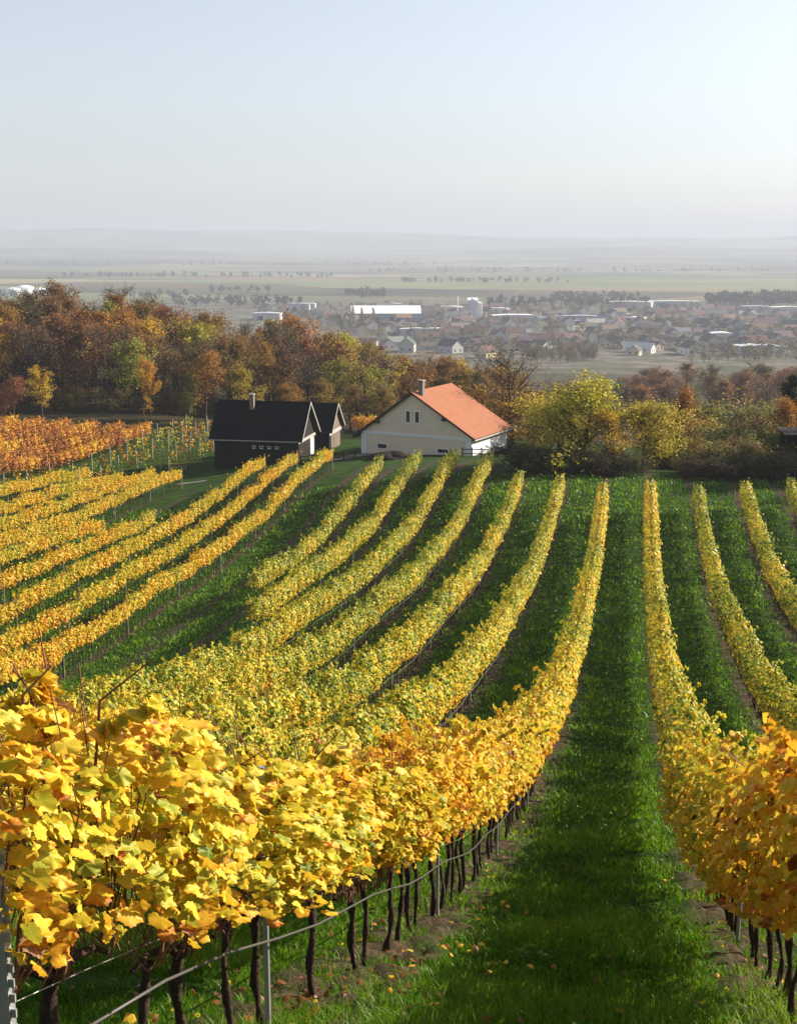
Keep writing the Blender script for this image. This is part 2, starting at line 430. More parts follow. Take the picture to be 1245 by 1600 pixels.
def ground_material():
    t = NT('ground_cover')
    p = t.pos(); s = t.n('ShaderNodeSeparateXYZ'); t.put(s.inputs[0], p)
    X, Y = s.outputs[0], s.outputs[1]
    dist = t.n('ShaderNodeVectorMath', operation='LENGTH'); t.put(dist.inputs[0], p); D = dist.outputs['Value']
    def band(v, a, b):
        x = t.n('ShaderNodeMapRange', clamp=True); t.put(x.inputs[0], v); x.inputs[1].default_value = a; x.inputs[2].default_value = b
        return x.outputs[0]
    # grass
    n1 = t.noise(p, 0.9, 4, 0.6); n2 = t.noise(p, 14, 4, 0.7)
    g = t.ramp(t.math('ADD', t.math('MULTIPLY', n1, 0.6), t.math('MULTIPLY', n2, 0.4)), [(0.3, (0.006, 0.020, 0.002)), (0.5, (0.019, 0.050, 0.003)), (0.7, (0.055, 0.10, 0.008))])
    # soil under the vines, where the rows run
    fx = t.math('SUBTRACT', t.math('MODULO', t.math('ADD', t.math('SUBTRACT', X, ROW_X0), ROW_DX * 100.5), ROW_DX), ROW_DX / 2)
    ax = t.math('ADD', t.math('ABSOLUTE', fx), t.math('MULTIPLY', t.math('SUBTRACT', t.noise(p, 2.2, 4, 0.7), 0.5), 0.55))
    soil_m = t.math('MULTIPLY', t.math('SUBTRACT', 1.0, band(ax, 0.16, 0.42)), t.math('SUBTRACT', 1.0, band(D, 88, 100)))
    # the trodden track that cuts between the two vineyards
    cx = t.math('ADD', -19.8, t.math('MULTIPLY', t.math('SUBTRACT', t.noise(p, 0.12, 2), 0.5), 3.0))
    track = t.math('SUBTRACT', 1.0, band(t.math('ADD', t.math('ABSOLUTE', t.math('SUBTRACT', X, cx)), t.math('MULTIPLY', t.noise(p, 1.3, 4), 1.6)), 0.9, 1.9))
    track = t.math('MULTIPLY', track, t.math('MULTIPLY', band(Y, 12, 20), t.math('SUBTRACT', 1.0, band(Y, 52, 68))))
    soil_c = t.ramp(t.noise(p, 7, 5, 0.7), [(0.3, (0.022, 0.016, 0.010)), (0.5, (0.06, 0.042, 0.026)), (0.75, (0.15, 0.105, 0.065))])
    c = t.mix(t.math('MAXIMUM', soil_m, t.math('MULTIPLY', track, 0.8)), g, soil_c)
    # beyond the houses: rough grass, woodland floor, darkened to paint in the trees' shade
    litter = t.ramp(t.noise(p, 0.5, 5, 0.7), [(0.3, (0.018, 0.022, 0.008)), (0.5, (0.035, 0.03, 0.013)), (0.7, (0.06, 0.038, 0.018))])
    c = t.mix(band(D, 118, 135), c, litter)
    # fields of the plain: long strips of differing crops
    mp = t.n('ShaderNodeMapping'); t.put(mp.inputs['Vector'], p); mp.inputs['Scale'].default_value = (0.0019, 0.0042, 0)
    mp.inputs['Rotation'].default_value = (0, 0, rad(14))
    vo = t.n('ShaderNodeTexVoronoi', feature='F1', distance='CHEBYCHEV'); t.put(vo.inputs['Vector'], mp.outputs[0]); vo.inputs['Scale'].default_value = 1.0
    sc = t.n('ShaderNodeSeparateColor'); t.put(sc.inputs[0], vo.outputs['Color'])
    fld = t.ramp(sc.outputs[0], [(0.0, (0.03, 0.045, 0.015)), (0.2, (0.22, 0.17, 0.09)), (0.38, (0.12, 0.18, 0.05)), (0.55, (0.10, 0.06, 0.035)), (0.68, (0.30, 0.28, 0.14)), (0.8, (0.03, 0.025, 0.018)), (0.92, (0.16, 0.21, 0.07))], 'CONSTANT')
    fld = t.mix(0.38, fld, t.ramp(t.noise(p, 0.004, 5, 0.6), [(0.35, (0.03, 0.05, 0.02)), (0.65, (0.22, 0.17, 0.09))]))
    # gardens and yards of the town
    town = t.ramp(t.noise(p, 0.035, 5, 0.7), [(0.35, (0.05, 0.065, 0.03)), (0.48, (0.09, 0.085, 0.055)), (0.58, (0.17, 0.15, 0.13)), (0.75, (0.07, 0.10, 0.04))])
    c = t.mix(band(D, 420, 600), c, town)
    c = t.mix(band(D, 1350, 1600), c, fld)
    # dark woods far out
    wd = t.math('MULTIPLY', band(t.noise(p, 0.0006, 4, 0.6), 0.54, 0.60), band(D, 2800, 3600))
    c = t.mix(wd, c, (0.03, 0.04, 0.02))
    h = t.math('ADD', n2, t.math('MULTIPLY', t.noise(p, 50, 3, 0.7), 0.6))
    return t.done(t.bsdf(c, 0.95, 0.1, normal=t.bump(h, 0.9, 0.05)))
gv, gf = ground_mesh()
ground = link('ground', np_mesh('ground', gv, [gf], ground_material(), smooth=True))
tag(ground, 'grassy vineyard hillside falling to a wide hazy plain', None, None, 'structure')

# ---------------------------------------------------------------- vines
def leaf_shape(lod):
    """local points (n,3): stalk at the origin, tip along +x, face +z; polygons as index lists"""
    if lod == 0:
        a = np.linspace(0, 2 * math.pi, 36, endpoint=False)
        kx = np.radians([0, 20, 38, 62, 84, 105, 125, 150, 172, 180]); kr = [1.0, .86, .70, .92, .76, .70, .80, .66, .50, .30]
        r = np.interp(np.abs((a + math.pi) % (2 * math.pi) - math.pi), kx, kr) * (1 + 0.055 * np.where(np.arange(36) % 2, -1, 1))
        x = r * np.cos(a); y = r * np.sin(a)
        z = -0.22 * np.abs(y) ** 1.3 * 1.0 - 0.18 * np.clip(x, 0, 1) ** 2 + 0.06 * np.cos(a * 5)
        P = np.r_[[[0, 0, 0.0]], np.c_[x, y, z]]
        n = len(a)
        F = [np.array([[0, 1 + i, 1 + (i + 1) % n] for i in range(n)])]
        return P, F, P[:, :2].copy()
    if lod == 1:
        P = np.array([[-.45, 0, 0], [-.35, .62, -.16], [.35, .72, -.20], [.95, 0, -.16], [.35, -.72, -.20], [-.35, -.62, -.16], [.1, 0, .06]], float)
        F = [np.array([[6, 0, 5], [6, 5, 4], [6, 4, 3], [6, 3, 2], [6, 2, 1], [6, 1, 0]])]
        return P, F, P[:, :2].copy()
    P = np.array([[-.55, 0, 0], [.1, .75, -.18], [.95, 0, -.05], [.1, -.75, -.18]], float)
    return P, [np.array([[0, 1, 2, 3]])], P[:, :2].copy()

def leaves_from(lod, C, N, T, S, tone, rng):
    """place a leaf at every centre C with normal N, tip direction T, size S, tone; returns arrays for np_mesh"""
    P, F, UV = leaf_shape(lod)
    N = N / np.linalg.norm(N, axis=1, keepdims=True)
    T = T - N * (T * N).sum(1, keepdims=True); T /= np.linalg.norm(T, axis=1, keepdims=True) + 1e-9
    B = np.cross(N, T)
    m, k = len(C), len(P)
    curl = rng.uniform(0.2, 3.0, m)[:, None, None]
    wide = rng.uniform(0.8, 1.12, m)[:, None, None]
    L = np.broadcast_to(P, (m, k, 3)).copy()
    L[:, :, 2:3] *= curl; L[:, :, 1:2] *= wide
    tw = rng.normal(0, 0.25, m)[:, None]
    L[:, :, 2] += tw * L[:, :, 0] * L[:, :, 1]
    V = C[:, None] + S[:, None, None] * (L[:, :, 0:1] * T[:, None] + L[:, :, 1:2] * B[:, None] + L[:, :, 2:3] * N[:, None])
    off = (np.arange(m) * k)[:, None, None]
    polys = [(f[None] + off).reshape(-1, f.shape[1]) for f in F]
    return V.reshape(-1, 3), polys, np.repeat(tone, k), np.tile(UV, (m, 1))

VINE_STEP = 0.92
def foliage_data(lod, n, size, rng, half=0.56):
    base = 0.90 if lod == 0 else (0.66 if lod == 1 else (0.64 if lod == 2 else 0.90))
    """leaves of one vine, row along y, ground at z = 0"""
    y = rng.uniform(-half, half, n) + rng.normal(0, 0.05, n)
    bulge = 1 + 0.25 * np.sin(y * 5 + rng.uniform(0, 6))
    z = base + (1.72 - base) * rng.beta(1.5, 1.15, n)
    # leaves sit mostly on the outside of the wall
    side = rng.choice([-1, 1], n)
    half_w = (0.20 if lod == 0 else 0.165) + (0.16 if lod == 0 else 0.15) * (1.0 * np.sin(np.clip((z - 0.72) / 1.08, 0, 1) * math.pi) ** 0.6)
    half_w = half_w * bulge
    x = side * half_w * np.sqrt(rng.uniform(0.12, 1.0, n)) + rng.normal(0, 0.03, n)
    if lod == 3: x *= 0.62
    # shoots that stick up or out
    ns = int(n * 0.07)
    idx = rng.choice(n, ns, replace=False)
    sy = rng.uniform(-half, half, 5); sx = rng.normal(0, 0.16, 5); sl = rng.uniform(0.06, 0.24 if lod == 0 else 0.36, 5)
    w = rng.integers(0, 5, ns); tt = rng.uniform(0, 1, ns)
    y[idx] = sy[w] + rng.normal(0, 0.03, ns); x[idx] = sx[w] * (1 + tt * 0.6); z[idx] = 1.66 + sl[w] * tt
    nrm = np.c_[x * 3.0, rng.normal(0, 0.45, n), (z - 1.15) * 0.9 + 0.25] + rng.normal(0, 0.42 if lod else 0.62, (n, 3))
    tip = np.c_[np.sign(x) * 0.35, rng.normal(0, 0.5, n), -0.9 + rng.normal(0, 0.35, n)]
    s = size * rng.uniform(0.62, 1.2, n)
    clump = vnoise(y * 2.4 + rng.uniform(0, 50), z * 2.4 + side * 9, 11)
    tone = rng.normal(0, 0.115, n) + 0.11 * clump + np.clip((1.05 - z) * 0.28, -0.06, 0.14)
    brown = rng.random(n) < 0.035
    tone[brown] += rng.uniform(0.2, 0.42, brown.sum())
    return np.c_[x, y, z], nrm, tip, s, tone, list(zip(sx, sy, sl))

def trunk_geo(rng, detail=True):
    g = Geo()
    sides = 7 if detail else 4
    n = 15 if detail else 4
    top = rng.uniform(0.68, 0.78)
    pts = []; ra = []
    lx, ly = rng.normal(0, 0.035), rng.normal(0, 0.10)
    ph = rng.uniform(0, 6)
    for i in range(n):
        f = i / (n - 1)
        pts.append((lx * f + 0.018 * math.sin(ph + f * 7), ly * (f - .5) + 0.03 * math.sin(ph * 2 + f * 5), -0.12 + (top + 0.12) * f))
        ra.append(0.023 - 0.005 * f + (0.006 * math.sin(f * 17 + ph) if detail else 0) + (0.016 if i == n - 1 else 0))
    g.tube(pts, ra, sides)
    tp = Vector(pts[-1])
    if rng.random() < 0.85:   # a second stem of the same vine, a step along the row
        o = rng.choice([-1, 1]) * rng.uniform(.30, .48); p2 = rng.uniform(0, 6)
        g.tube([(a + .015 * math.sin(c * 8 + p2), o + ly * .3 * math.sin(c * 5 + p2) + (b - o) * max(0, (c - .55)) * .5, c) for a, b, c in pts], [q * .8 for q in ra], sides)
    if detail:                # knots and shaggy bark
        g.v = [(a + rng.normal(0, .0028), b + rng.normal(0, .0028), c + rng.normal(0, .006)) for a, b, c in g.v]
    for sgn in (-1, 1):
        L = rng.uniform(0.34, 0.46)
        a = [tp + Vector((0, sgn * L * f, 0.05 * math.sin(f * 3) - 0.02 + rng.normal(0, 0.008))) for f in (0, .35, .7, 1)]
        g.tube(a, [0.026, 0.019, 0.014, 0.009], 5 if detail else 3)
    return g, top
def cane_geo(rng, top, n=15, shoots=()):
    g = Geo()
    for sx, sy, sl in shoots:
        g.tube([(sx * .4, sy, top), (sx * .8, sy + .02, 1.3), (sx, sy, 1.66), (sx * 1.6, sy, 1.68 + sl)], [0.006, .005, .004, .002], 4, cap=False)
    for i in range(n):
        y = rng.uniform(-0.45, 0.45); x = rng.normal(0, 0.035); z0 = top + rng.uniform(-0.05, 0.05)
        ln = rng.uniform(0.35, 1.0); dx, dy = rng.normal(0, 0.12), rng.normal(0, 0.12)
        b = rng.normal(0, 0.05, 2)
        pts = [(x + dx * f + b[0] * math.sin(f * 3), y + dy * f + b[1] * math.sin(f * 3.6), z0 + ln * f) for f in (0, .3, .6, 1)]
        g.tube(pts, [0.003, 0.0027, 0.0022, 0.0016], 4, cap=False)
    for i in range(10):   # short side twigs and tendrils in the bare zone
        y = rng.uniform(-0.5, 0.5); x = rng.normal(0, 0.05); z0 = rng.uniform(0.7, 1.05)
        d = Vector((rng.normal(0, 1), rng.normal(0, 1), rng.normal(0, .6))).normalized() * rng.uniform(0.08, 0.22)
        g.tube([(x, y, z0), (x + d.x * .5, y + d.y * .5, z0 + d.z * .5 + .02), (x + d.x, y + d.y, z0 + d.z)], [0.0026, 0.002, 0.0014], 3, cap=False)
    return g

PROTO = {}
for lod, count, nl, size in ((0, 6, 1650, 0.041), (1, 6, 560, 0.064), (2, 6, 330, 0.084), (3, 6, 270, 0.080)):
    PROTO[lod] = []
    for i in range(count):
        rng = np.random.default_rng(100 * lod + i)
        C, N, T, S, tone, shoots = foliage_data(lod, nl, size, rng)
        V, polys, tn, uv = leaves_from(min(lod, 2), C, N, T, S, tone, rng)
        fm = np_mesh('foliage', V, polys, M_LEAF_NEAR if lod == 0 else M_LEAF, {'tone': tn}, uv if lod == 0 else None, smooth=(lod == 0))
        tg, top = trunk_geo(rng, lod < 2)
        tm = tg.mesh('trunk', M_BARK, True)
        cm = cane_geo(rng, top, 60 if lod == 0 else 10, shoots).mesh('canes', M_CANE, True)
        PROTO[lod].append((fm, tm, cm, (V, polys, tn), tg))

ORD = ['first', 'second', 'third', 'fourth', 'fifth', 'sixth', 'seventh', 'eighth', 'ninth', 'tenth', 'eleventh', 'twelfth', 'thirteenth', 'fourteenth',
       'fifteenth', 'sixteenth', 'seventeenth', 'eighteenth', 'nineteenth', 'twentieth']
ROWTEXT = {1: 'hose row beside the mown aisle', 0: 'amber row across the mown aisle', 2: 'second row behind the hose row', 3: 'third row behind the hose row',
           4: 'fourth row behind the hose row', 5: 'fifth row, beside the dirt track', 6: 'longer row cut short by the track', 7: 'shorter row cut by the track',
           -1: 'first row beyond the amber row', -2: 'second row beyond the amber row', -3: 'outermost row under the hunting stand'}
cand = []
for X, y0, y1, tone, blk, k in ROWS:
    n = int((y1 - y0) / VINE_STEP)
    for i in range(n):
        y = y1 - 0.45 - i * VINE_STEP
        cand.append((X, y, tone, blk, k, n - 1 - i))
ca = np.array([(c[0], c[1]) for c in cand]); cz = height(ca[:, 0], ca[:, 1])
cu, cvv, cdd = project(np.c_[ca, cz + 1.3])
dist = np.hypot(ca[:, 0], ca[:, 1])
inframe = (cu > -15 - 700 / dist) & (cu < 1260 + 700 / dist) & (cvv < 1600 + 2200 / dist)
keep = (cu > -160 - 900 / dist) & (cu < 1460 + 1200 / dist)
order = np.argsort(np.where(inframe, dist, 1e9))
indiv = set(order[:300].tolist())
slope = (height(ca[:, 0], ca[:, 1] + 0.4) - height(ca[:, 0], ca[:, 1] - 0.4)) / 0.8
st_V, st_P, st_T = [], [], []; tr_g = Geo(); stn = 0
first_in_row = {}
for j in sorted(indiv):
    k = (cand[j][3], cand[j][4]); first_in_row[k] = min(first_in_row.get(k, 999), cand[j][5])
for j, (X, y, tone, blk, k, idx) in enumerate(cand):
    rng = np.random.default_rng(5000 + j)
    rowwob = 0.10 * float(vnoise(np.array([y * 0.35]), np.array([k * 3.7 + (50 if blk == 'left' else 0)]), 21)[0]) + rng.normal(0, 0.025)
    t0 = tone + rowwob
    if blk == 'main' and k in (0, 1): t0 += 0.10 * (1 - sstep(5, 14, dist[j]))
    if blk == 'main' and 2 <= k <= 5: t0 += 0.06 * float(1 - sstep(22, 45, dist[j]))
    if k == 0 and blk == 'main': t0 += 0.035 * (1 - sstep(9, 20, dist[j]))  # extra amber paints the row's shaded side into the leaf tone
    sx = float(rng.uniform(0.92, 1.1)); sz = float(rng.uniform(0.88, 1.09)) * (0.80 if rng.random() < 0.06 else 1.0)
    if blk == 'main' and k not in (0, 1): sz *= .93; sx *= .94
    if blk == 'main' and k == 1: sz = float(rng.uniform(.94, 1.04)) * (0.80 + 0.20 * float(sstep(5, 10.5, y)) + 0.14 * float(1 - sstep(2.6, 3.6, y)))
    if blk == 'main' and k == 0 and y < 16: sz = float(rng.uniform(.94, 1.04))
    fl = bool(rng.random() < 0.5)
    if j in indiv:
        lod = 0 if dist[j] < 17 else 1
        fm, tm, cm, _, _ = PROTO[lod][int(rng.integers(0, 6))]
        if blk == 'main' and k in (0, 1) and idx - first_in_row[(blk, k)] < 20:
            q = ORD[idx - first_in_row[(blk, k)]]
            lb = (f'{q} golden grape vine after the hooked steel post beside the grey hose' if k == 1 else f'{q} amber grape vine across the aisle from the hose row, from the picture edge')
            gp = None
            if k == 1 or k == 0: gp = 'vines of the ' + ROWTEXT[k]
        else:
            lb = 'yellow-green vine in the ' + ROWTEXT.get(k, 'outer row'); gp = 'vines of the ' + ROWTEXT.get(k, 'outer row')
            if k in (0, 1): lb = 'yellow-green vine farther down the ' + ROWTEXT[k]
        root = thing('grape_vine', lb, 'grape vine', (X, y, cz[j]), 0.0, gp)
        sh = Matrix.Identity(4); sh[2][1] = slope[j] * 0.95
        f = link('foliage', fm, root); f.matrix_parent_inverse = sh; f.scale = (sx * (-1 if fl else 1), 1, sz)
        f.color = (0.5 + t0, 0, 0, 1)
        if blk == 'main' and k == 0 and y < 18:   # the shaded row hangs fuller and lower at its near end
            q_ = float(1 - sstep(11, 18, y)); f.scale = (f.scale.x * (1 + .3 * q_), 1.05, sz * (1 + .17 * q_)); f.location = (0, 0, -.28 * q_)
        if blk == 'main' and k == 1 and y < 11:   # a bare zone of canes shows under the leaves at this end
            q_ = float(1 - sstep(6, 11, y)); f.scale.z = sz * (1 - .13 * q_); f.location = (0, 0, .11 * q_)
        tr = link('trunk', tm, root); tr.rotation_euler = (0, 0, math.pi if fl else 0); tr.matrix_parent_inverse = sh; tr.scale = (1, 1, min(1.0, sz))
        if dist[j] < 26:
            cn = link('canes', cm, root); cn.matrix_parent_inverse = sh; cn.scale = (1, 1, min(1.0, sz))
    elif keep[j]:
        lod = 1 if dist[j] < 30 else (3 if blk == 'left' else 2)
        V, polys, tn = PROTO[lod][int(rng.integers(0, 6))][3]
        W = V * np.array([sx * (-1 if fl else 1), 1, sz]); W[:, 2] += slope[j] * W[:, 1]
        st_V.append(W + np.array([X, y, cz[j]])); st_T.append(tn + t0)
        for p in polys: st_P.append(p + stn)
        stn += len(V)
        if blk == 'left' or dist[j] < 60:
            tg = PROTO[2][int(rng.integers(0, 6))][4]
            tr_g.add([(a + X, b + y, c + cz[j]) for a, b, c in tg.v], tg.f)
# the hundreds of vines farther out, whose single plants melt into closed hedges
far_v = link('distant_grape_vines', np_mesh('distant_grape_vines', np.concatenate(st_V), [np.concatenate([p for p in st_P if p.shape[1] == 3]) if any(p.shape[1] == 3 for p in st_P) else np.zeros((0,3),int), np.concatenate([p for p in st_P if p.shape[1] == 4])], M_LEAF, {'tone': np.concatenate(st_T)}))
tag(far_v, 'hundreds of golden vines in long rows farther down the slope', 'vine rows', None, 'stuff')
far_v.color = (0.5, 0, 0, 1)
tr_g.build('trunk', M_BARK, far_v)

# ---------------------------------------------------------------- trellis: posts, wires, hose
def post(X, Y, h, r, mat, label, group=None, lean=0.0, notched=False, name='vineyard_post'):
    g = Geo(); z = hz(X, Y)
    if notched:
        # rolled steel profile: a channel with a row of hooks down its edge
        g.box((-r, -r * .7, -0.3), (r, r * .7, h))
        o = g.build(name, mat)
        for sg in (-1, 1):
            h2 = Geo()
            for i in range(26):
                zz = 0.25 + i * (h - .35) / 26
                h2.box((min(sg * (r - .001), sg * (r + .013)), -r * .45, zz), (max(sg * (r - .001), sg * (r + .013)), -r * .15, zz + 0.022))
            h2.build('hook_strip', mat, o)
    else:
        g.tube([(0, 0, -0.3), (0, 0, h * .5), (0, 0, h)], [r, r, r * .95], 8)
        o = g.build(name, mat)
    o.location = (X, Y, z); o.rotation_euler = (lean, 0, 0)
    return tag(o, label, 'post', group)
px_ = -1.385
post(px_, 2.36, 1.36, 0.020, M_STEEL, 'galvanised steel post with hooked edge at the very start of the hose row', notched=True)
for i, y in enumerate([4.62, 9.4, 14.2, 19.0, 23.8]):
    post(-1.46, y, 1.3, 0.014, M_STEEL, ['thin steel stake among the trunks of the hose row, next after the end post', 'second thin steel stake along the trunks of the hose row',
         'third thin steel stake along the trunks of the hose row', 'fourth thin steel stake along the trunks of the hose row', 'fifth thin steel stake along the trunks of the hose row'][i], 'steel stakes of the hose row')
for i, y in enumerate([10.2, 15.4]):
    post(1.08, y, 1.5, 0.015, M_STEEL, ['thin steel stake in the shaded trunks across the aisle', 'farther steel stake in the shaded row across the aisle'][i], 'steel stakes of the shaded row')
for X, y0, y1, tone, blk, k in ROWS:
    if blk == 'main' and k >= -3:
        post(X, y1 + 0.1, 1.5, 0.035, M_POSTWOOD, 'thin wooden post ending the ' + ROWTEXT[k], 'end posts of the main vineyard rows', -0.1)
    if blk == 'main' and k >= 2:
        for y in np.arange(y1 - 6, max(y0 + 2, 20), -7.0):
            post(X + 0.05, float(y), 1.5, 0.022, M_STEEL, 'thin steel stake standing in the ' + ROWTEXT[k], 'steel stakes of the main vineyard rows')
    if blk == 'left':
        nm = ORD[k] + ' lower-vineyard row from the dirt track'
        post(X, y1 + 0.15, 1.75, 0.05, M_POSTWOOD, 'wooden end post of the ' + nm, 'end posts of the lower vineyard', -0.08)
        for y in np.arange(y1 - 6.5, y0 + 4, -6.5):
            post(X + 0.05, float(y), 1.6, 0.03, M_POSTWOOD if (k + int(y)) % 3 else M_STEEL, 'pale post standing in the ' + nm, 'posts standing in the lower vineyard rows')
def strand(X, y0, y1, h, r, mat, name, label, cat, dx=0.0, sag=0.02, step=0.6, seed=0):
    g = Geo(); n = max(2, int((y1 - y0) / step)); ys = np.linspace(y0, y1, n); zs = height(np.full(n, X), ys)
    ph = seed * 1.7
    g.tube([(X + dx + 0.012 * math.sin(y * 1.3 + ph), y, z + h + sag * math.sin(y * 2.2 + ph)) for y, z in zip(ys, zs)], r, 5)
    return tag(g.build(name, mat, None, True), label, cat)
strand(-1.5, 2.7, 66, 0.545, 0.0062, M_HOSE, 'irrigation_hose', 'grey drip hose running along the trunks beside the mown aisle', 'hose', 0.13, 0.022)
for i, (h, d) in enumerate([(0.74, 0.05), (1.02, 0.09), (1.38, 0.10)]):
    strand(-1.5, 2.40, 40, h * .9, 0.0022, M_WIRE, 'trellis_wire', ['twisted lowest trellis wire just above the trunk heads of the hose row', 'middle trellis wire half hidden in the golden leaves of the hose row', 'upper trellis wire lost in the golden leaves of the hose row'][i], 'wire', d, 0.008, 0.5, i)
for i, (h, d) in enumerate([(0.74, -0.05), (1.22, -0.30)]):
    strand(1.1, 6.6, 36, h, 0.0028, M_WIRE, 'trellis_wire', ['low trellis wire at the trunk heads of the shaded row across the aisle', 'trellis wire along the shaded leaf wall across the aisle'][i], 'wire', d, 0.008, 0.5, i + 4)
for k, y0, y1 in [(2, 20, 60), (3, 24, 62), (4, 28, 66), (5, 34, 70)]:
    strand(ROW_X0 - ROW_DX * k, y0, y1, 0.46, 0.012, M_HOSE, 'irrigation_hose', 'drip hose hung low along the ' + ROWTEXT[k], 'hose', 0.14, 0.02, 0.8, k)

# ---------------------------------------------------------------- grass and fallen leaves of the near aisles
def grass_mat():
    t = NT('grass_blade')
    c = t.ramp(t.attr('tone'), [(0.0, (0.020, 0.055, 0.002)), (0.45, (0.088, 0.205, 0.006)), (0.8, (0.20, 0.32, 0.014)), (1.0, (0.20, 0.20, 0.06))])
    return t.done(t.leafy(c, 0.45, 0.5, 0.25))
def make_grass(N=430000):
    r = np.random.default_rng(31)
    y = np.exp(r.uniform(math.log(3.4), math.log(82), N)); x = y * np.tan(rad(CAM_HEADING) + r.uniform(-0.40, 0.37, N))
    z = height(x, y)
    u, v, d = project(np.c_[x, y, z])
    strip = np.abs(((x - ROW_X0 + ROW_DX / 2) % ROW_DX) - ROW_DX / 2)
    patch = vnoise(x * 1.1, y * 1.1, 40); patch2 = vnoise(x * 4, y * 4, 41)
    ok = (u > -60) & (u < 1300) & (v < 1680) & (r.random(N) < np.where(strip < 0.36 + 0.16 * patch, 0.22 + 0.3 * (patch2 > 0.1), 1.0))
    x, y, z, d, patch, patch2 = x[ok], y[ok], z[ok], d[ok], patch[ok], patch2[ok]; n = len(x)
    h = (0.055 + 0.035 * patch + 0.025 * patch2) * r.uniform(0.5, 1.5, n) * (1 + d / 60); h = np.clip(h, 0.02, 0.2)
    w = 0.0035 * np.maximum(1, d / 6) * r.uniform(0.7, 1.4, n)
    a = r.uniform(0, 2 * math.pi, n); lean = r.normal(0, 0.55, (n, 2)) * h[:, None]
    bx, by = np.cos(a) * w, np.sin(a) * w
    V = np.stack([np.c_[x - bx, y - by, z - 0.02], np.c_[x + bx, y + by, z - 0.02],
                  np.c_[x + bx * .7 + lean[:, 0] * .4, y + by * .7 + lean[:, 1] * .4, z + h * .6], np.c_[x - bx * .7 + lean[:, 0] * .4, y - by * .7 + lean[:, 1] * .4, z + h * .6],
                  np.c_[x + lean[:, 0], y + lean[:, 1], z + h]], 1).reshape(-1, 3)
    b = np.arange(n)[:, None] * 5
    tone = np.clip(0.42 + 0.22 * patch + 0.1 * patch2 + r.normal(0, 0.13, n) + (r.random(n) < 0.05) * 0.45, 0, 1)
    o = link('grass', np_mesh('grass', V, [b + np.array([[0, 1, 2, 3]]), b + np.array([[3, 2, 4]])], grass_mat(), {'tone': np.repeat(tone, 5)}))
    tag(o, 'short mown grass between the vine rows', 'grass', None, 'stuff')
make_grass()
def make_litter(N=5200):
    r = np.random.default_rng(77)
    y = np.exp(r.uniform(math.log(4), math.log(60), N)); x = y * np.tan(rad(CAM_HEADING) + r.uniform(-0.40, 0.37, N))
    strip = np.abs(((x - ROW_X0 + ROW_DX / 2) % ROW_DX) - ROW_DX / 2)
    ok = r.random(N) < np.where(strip < 0.6, 0.7, 0.14)
    x, y = x[ok], y[ok]; n = len(x)
    nrm = np.c_[r.normal(0, .4, n), r.normal(0, .4, n), np.ones(n)]; tip = r.normal(0, 1, (n, 3))
    V, P, tn, uv = leaves_from(1, np.c_[x, y, height(x, y) + r.uniform(0.015, 0.06, n)], nrm, tip, r.uniform(.02, .042, n), np.where(r.random(n) < .68, r.uniform(.93, 1.0, n), r.uniform(.5, .7, n)), r)
    o = link('fallen_leaves', np_mesh('fallen_leaves', V, P, M_LEAF, {'tone': tn})); o.color = (.5, 0, 0, 1)
    tag(o, 'yellow and brown leaves fallen below the vines', 'leaves', None, 'stuff')
make_litter()

# ---------------------------------------------------------------- orange vines, young vines
orange_meshes = [p for p in PROTO[2]]
for i in range(7):
    X = -46.4 - 2.45 * i
    y1 = 112.5 - 0.6 * i
    for q, y in enumerate(np.arange(y1, 72 + 3 * i, -1.2)):
        x = X - (112.5 - y) * 0.05
        rng = np.random.default_rng(9000 + i * 100 + q)
        u, v, d = project(np.array([[x, y, hz(x, y) + 1.2]]))
        if u[0] < -25: continue
        fm, tm = orange_meshes[int(rng.integers(0, 6))][:2]
        root = thing('red_grape_vine', 'orange-red vine in the ' + (ORD[i] + ' orange row from the bare stakes' if i else 'orange row next to the bare stakes'), 'grape vine', (x, y, hz(x, y)), 0, 'vines of orange row ' + ORD[i])
        f = link('foliage', fm, root); f.scale = (1.25, 1.25, 1.1)
        f.color = (0.5 + 0.72 + 0.10 * float(vnoise(np.array([y * .3]), np.array([i * 2.1]), 5)[0]) - 0.27 - (0.18 if rng.random() < 0.18 else 0) + 0.43 - 0.0, 0, 0, 1)
        link('trunk', tm, root).rotation_euler = (0, 0, float(rng.uniform(0, 6)))
for i in range(2):
    for q in range(7):
        x, y = -27.5 + q * 1.0, 121.0 + i * 3
        root = thing('red_grape_vine', 'red and yellow vine in the small plot between the sheds and the farmhouse', 'grape vine', (x, y, hz(x, y)), 0, 'vines of the small plot behind the sheds')
        f = link('foliage', orange_meshes[(q + i) % 6][0], root); f.scale = (1.3, 1.2, 1.2); f.color = (0.5 + (0.55 if i else 0.85) - 0.05 * (q % 3), 0, 0, 1)
        link('trunk', orange_meshes[q % 6][1], root)
M_STAKE = plain('pale_stake', (0.40, 0.41, 0.36), 0.6, 0.4, 0.2, var=0.25, scale=6)
stake_meshes = []
for i in range(3):
    g = Geo(); g.tube([(0, 0, -.2), (0, 0, 1.9 - .15 * i)], 0.035, 6); stake_meshes.append(g.mesh('vine_stake', M_STAKE))
young = []
for i in range(4):
    r = np.random.default_rng(400 + i); n = 46
    C = np.c_[r.normal(0, .10, n), r.normal(0, .16, n), r.uniform(.3, 1.35, n)]
    V, P, tn, uv = leaves_from(2, C, r.normal(0, 1, (n, 3)) + [0, 0, .4], r.normal(0, 1, (n, 3)) - [0, 0, .6], r.uniform(.05, .10, n), r.normal(0, .1, n), r)
    tg = Geo(); tg.tube([(0, 0, -.1), (.03, .02, .5), (-.02, .03, 1.3)], [.018, .014, .007], 4)
    young.append((np_mesh('foliage', V, P, M_LEAF, {'tone': tn}), tg.mesh('trunk', M_BARK)))
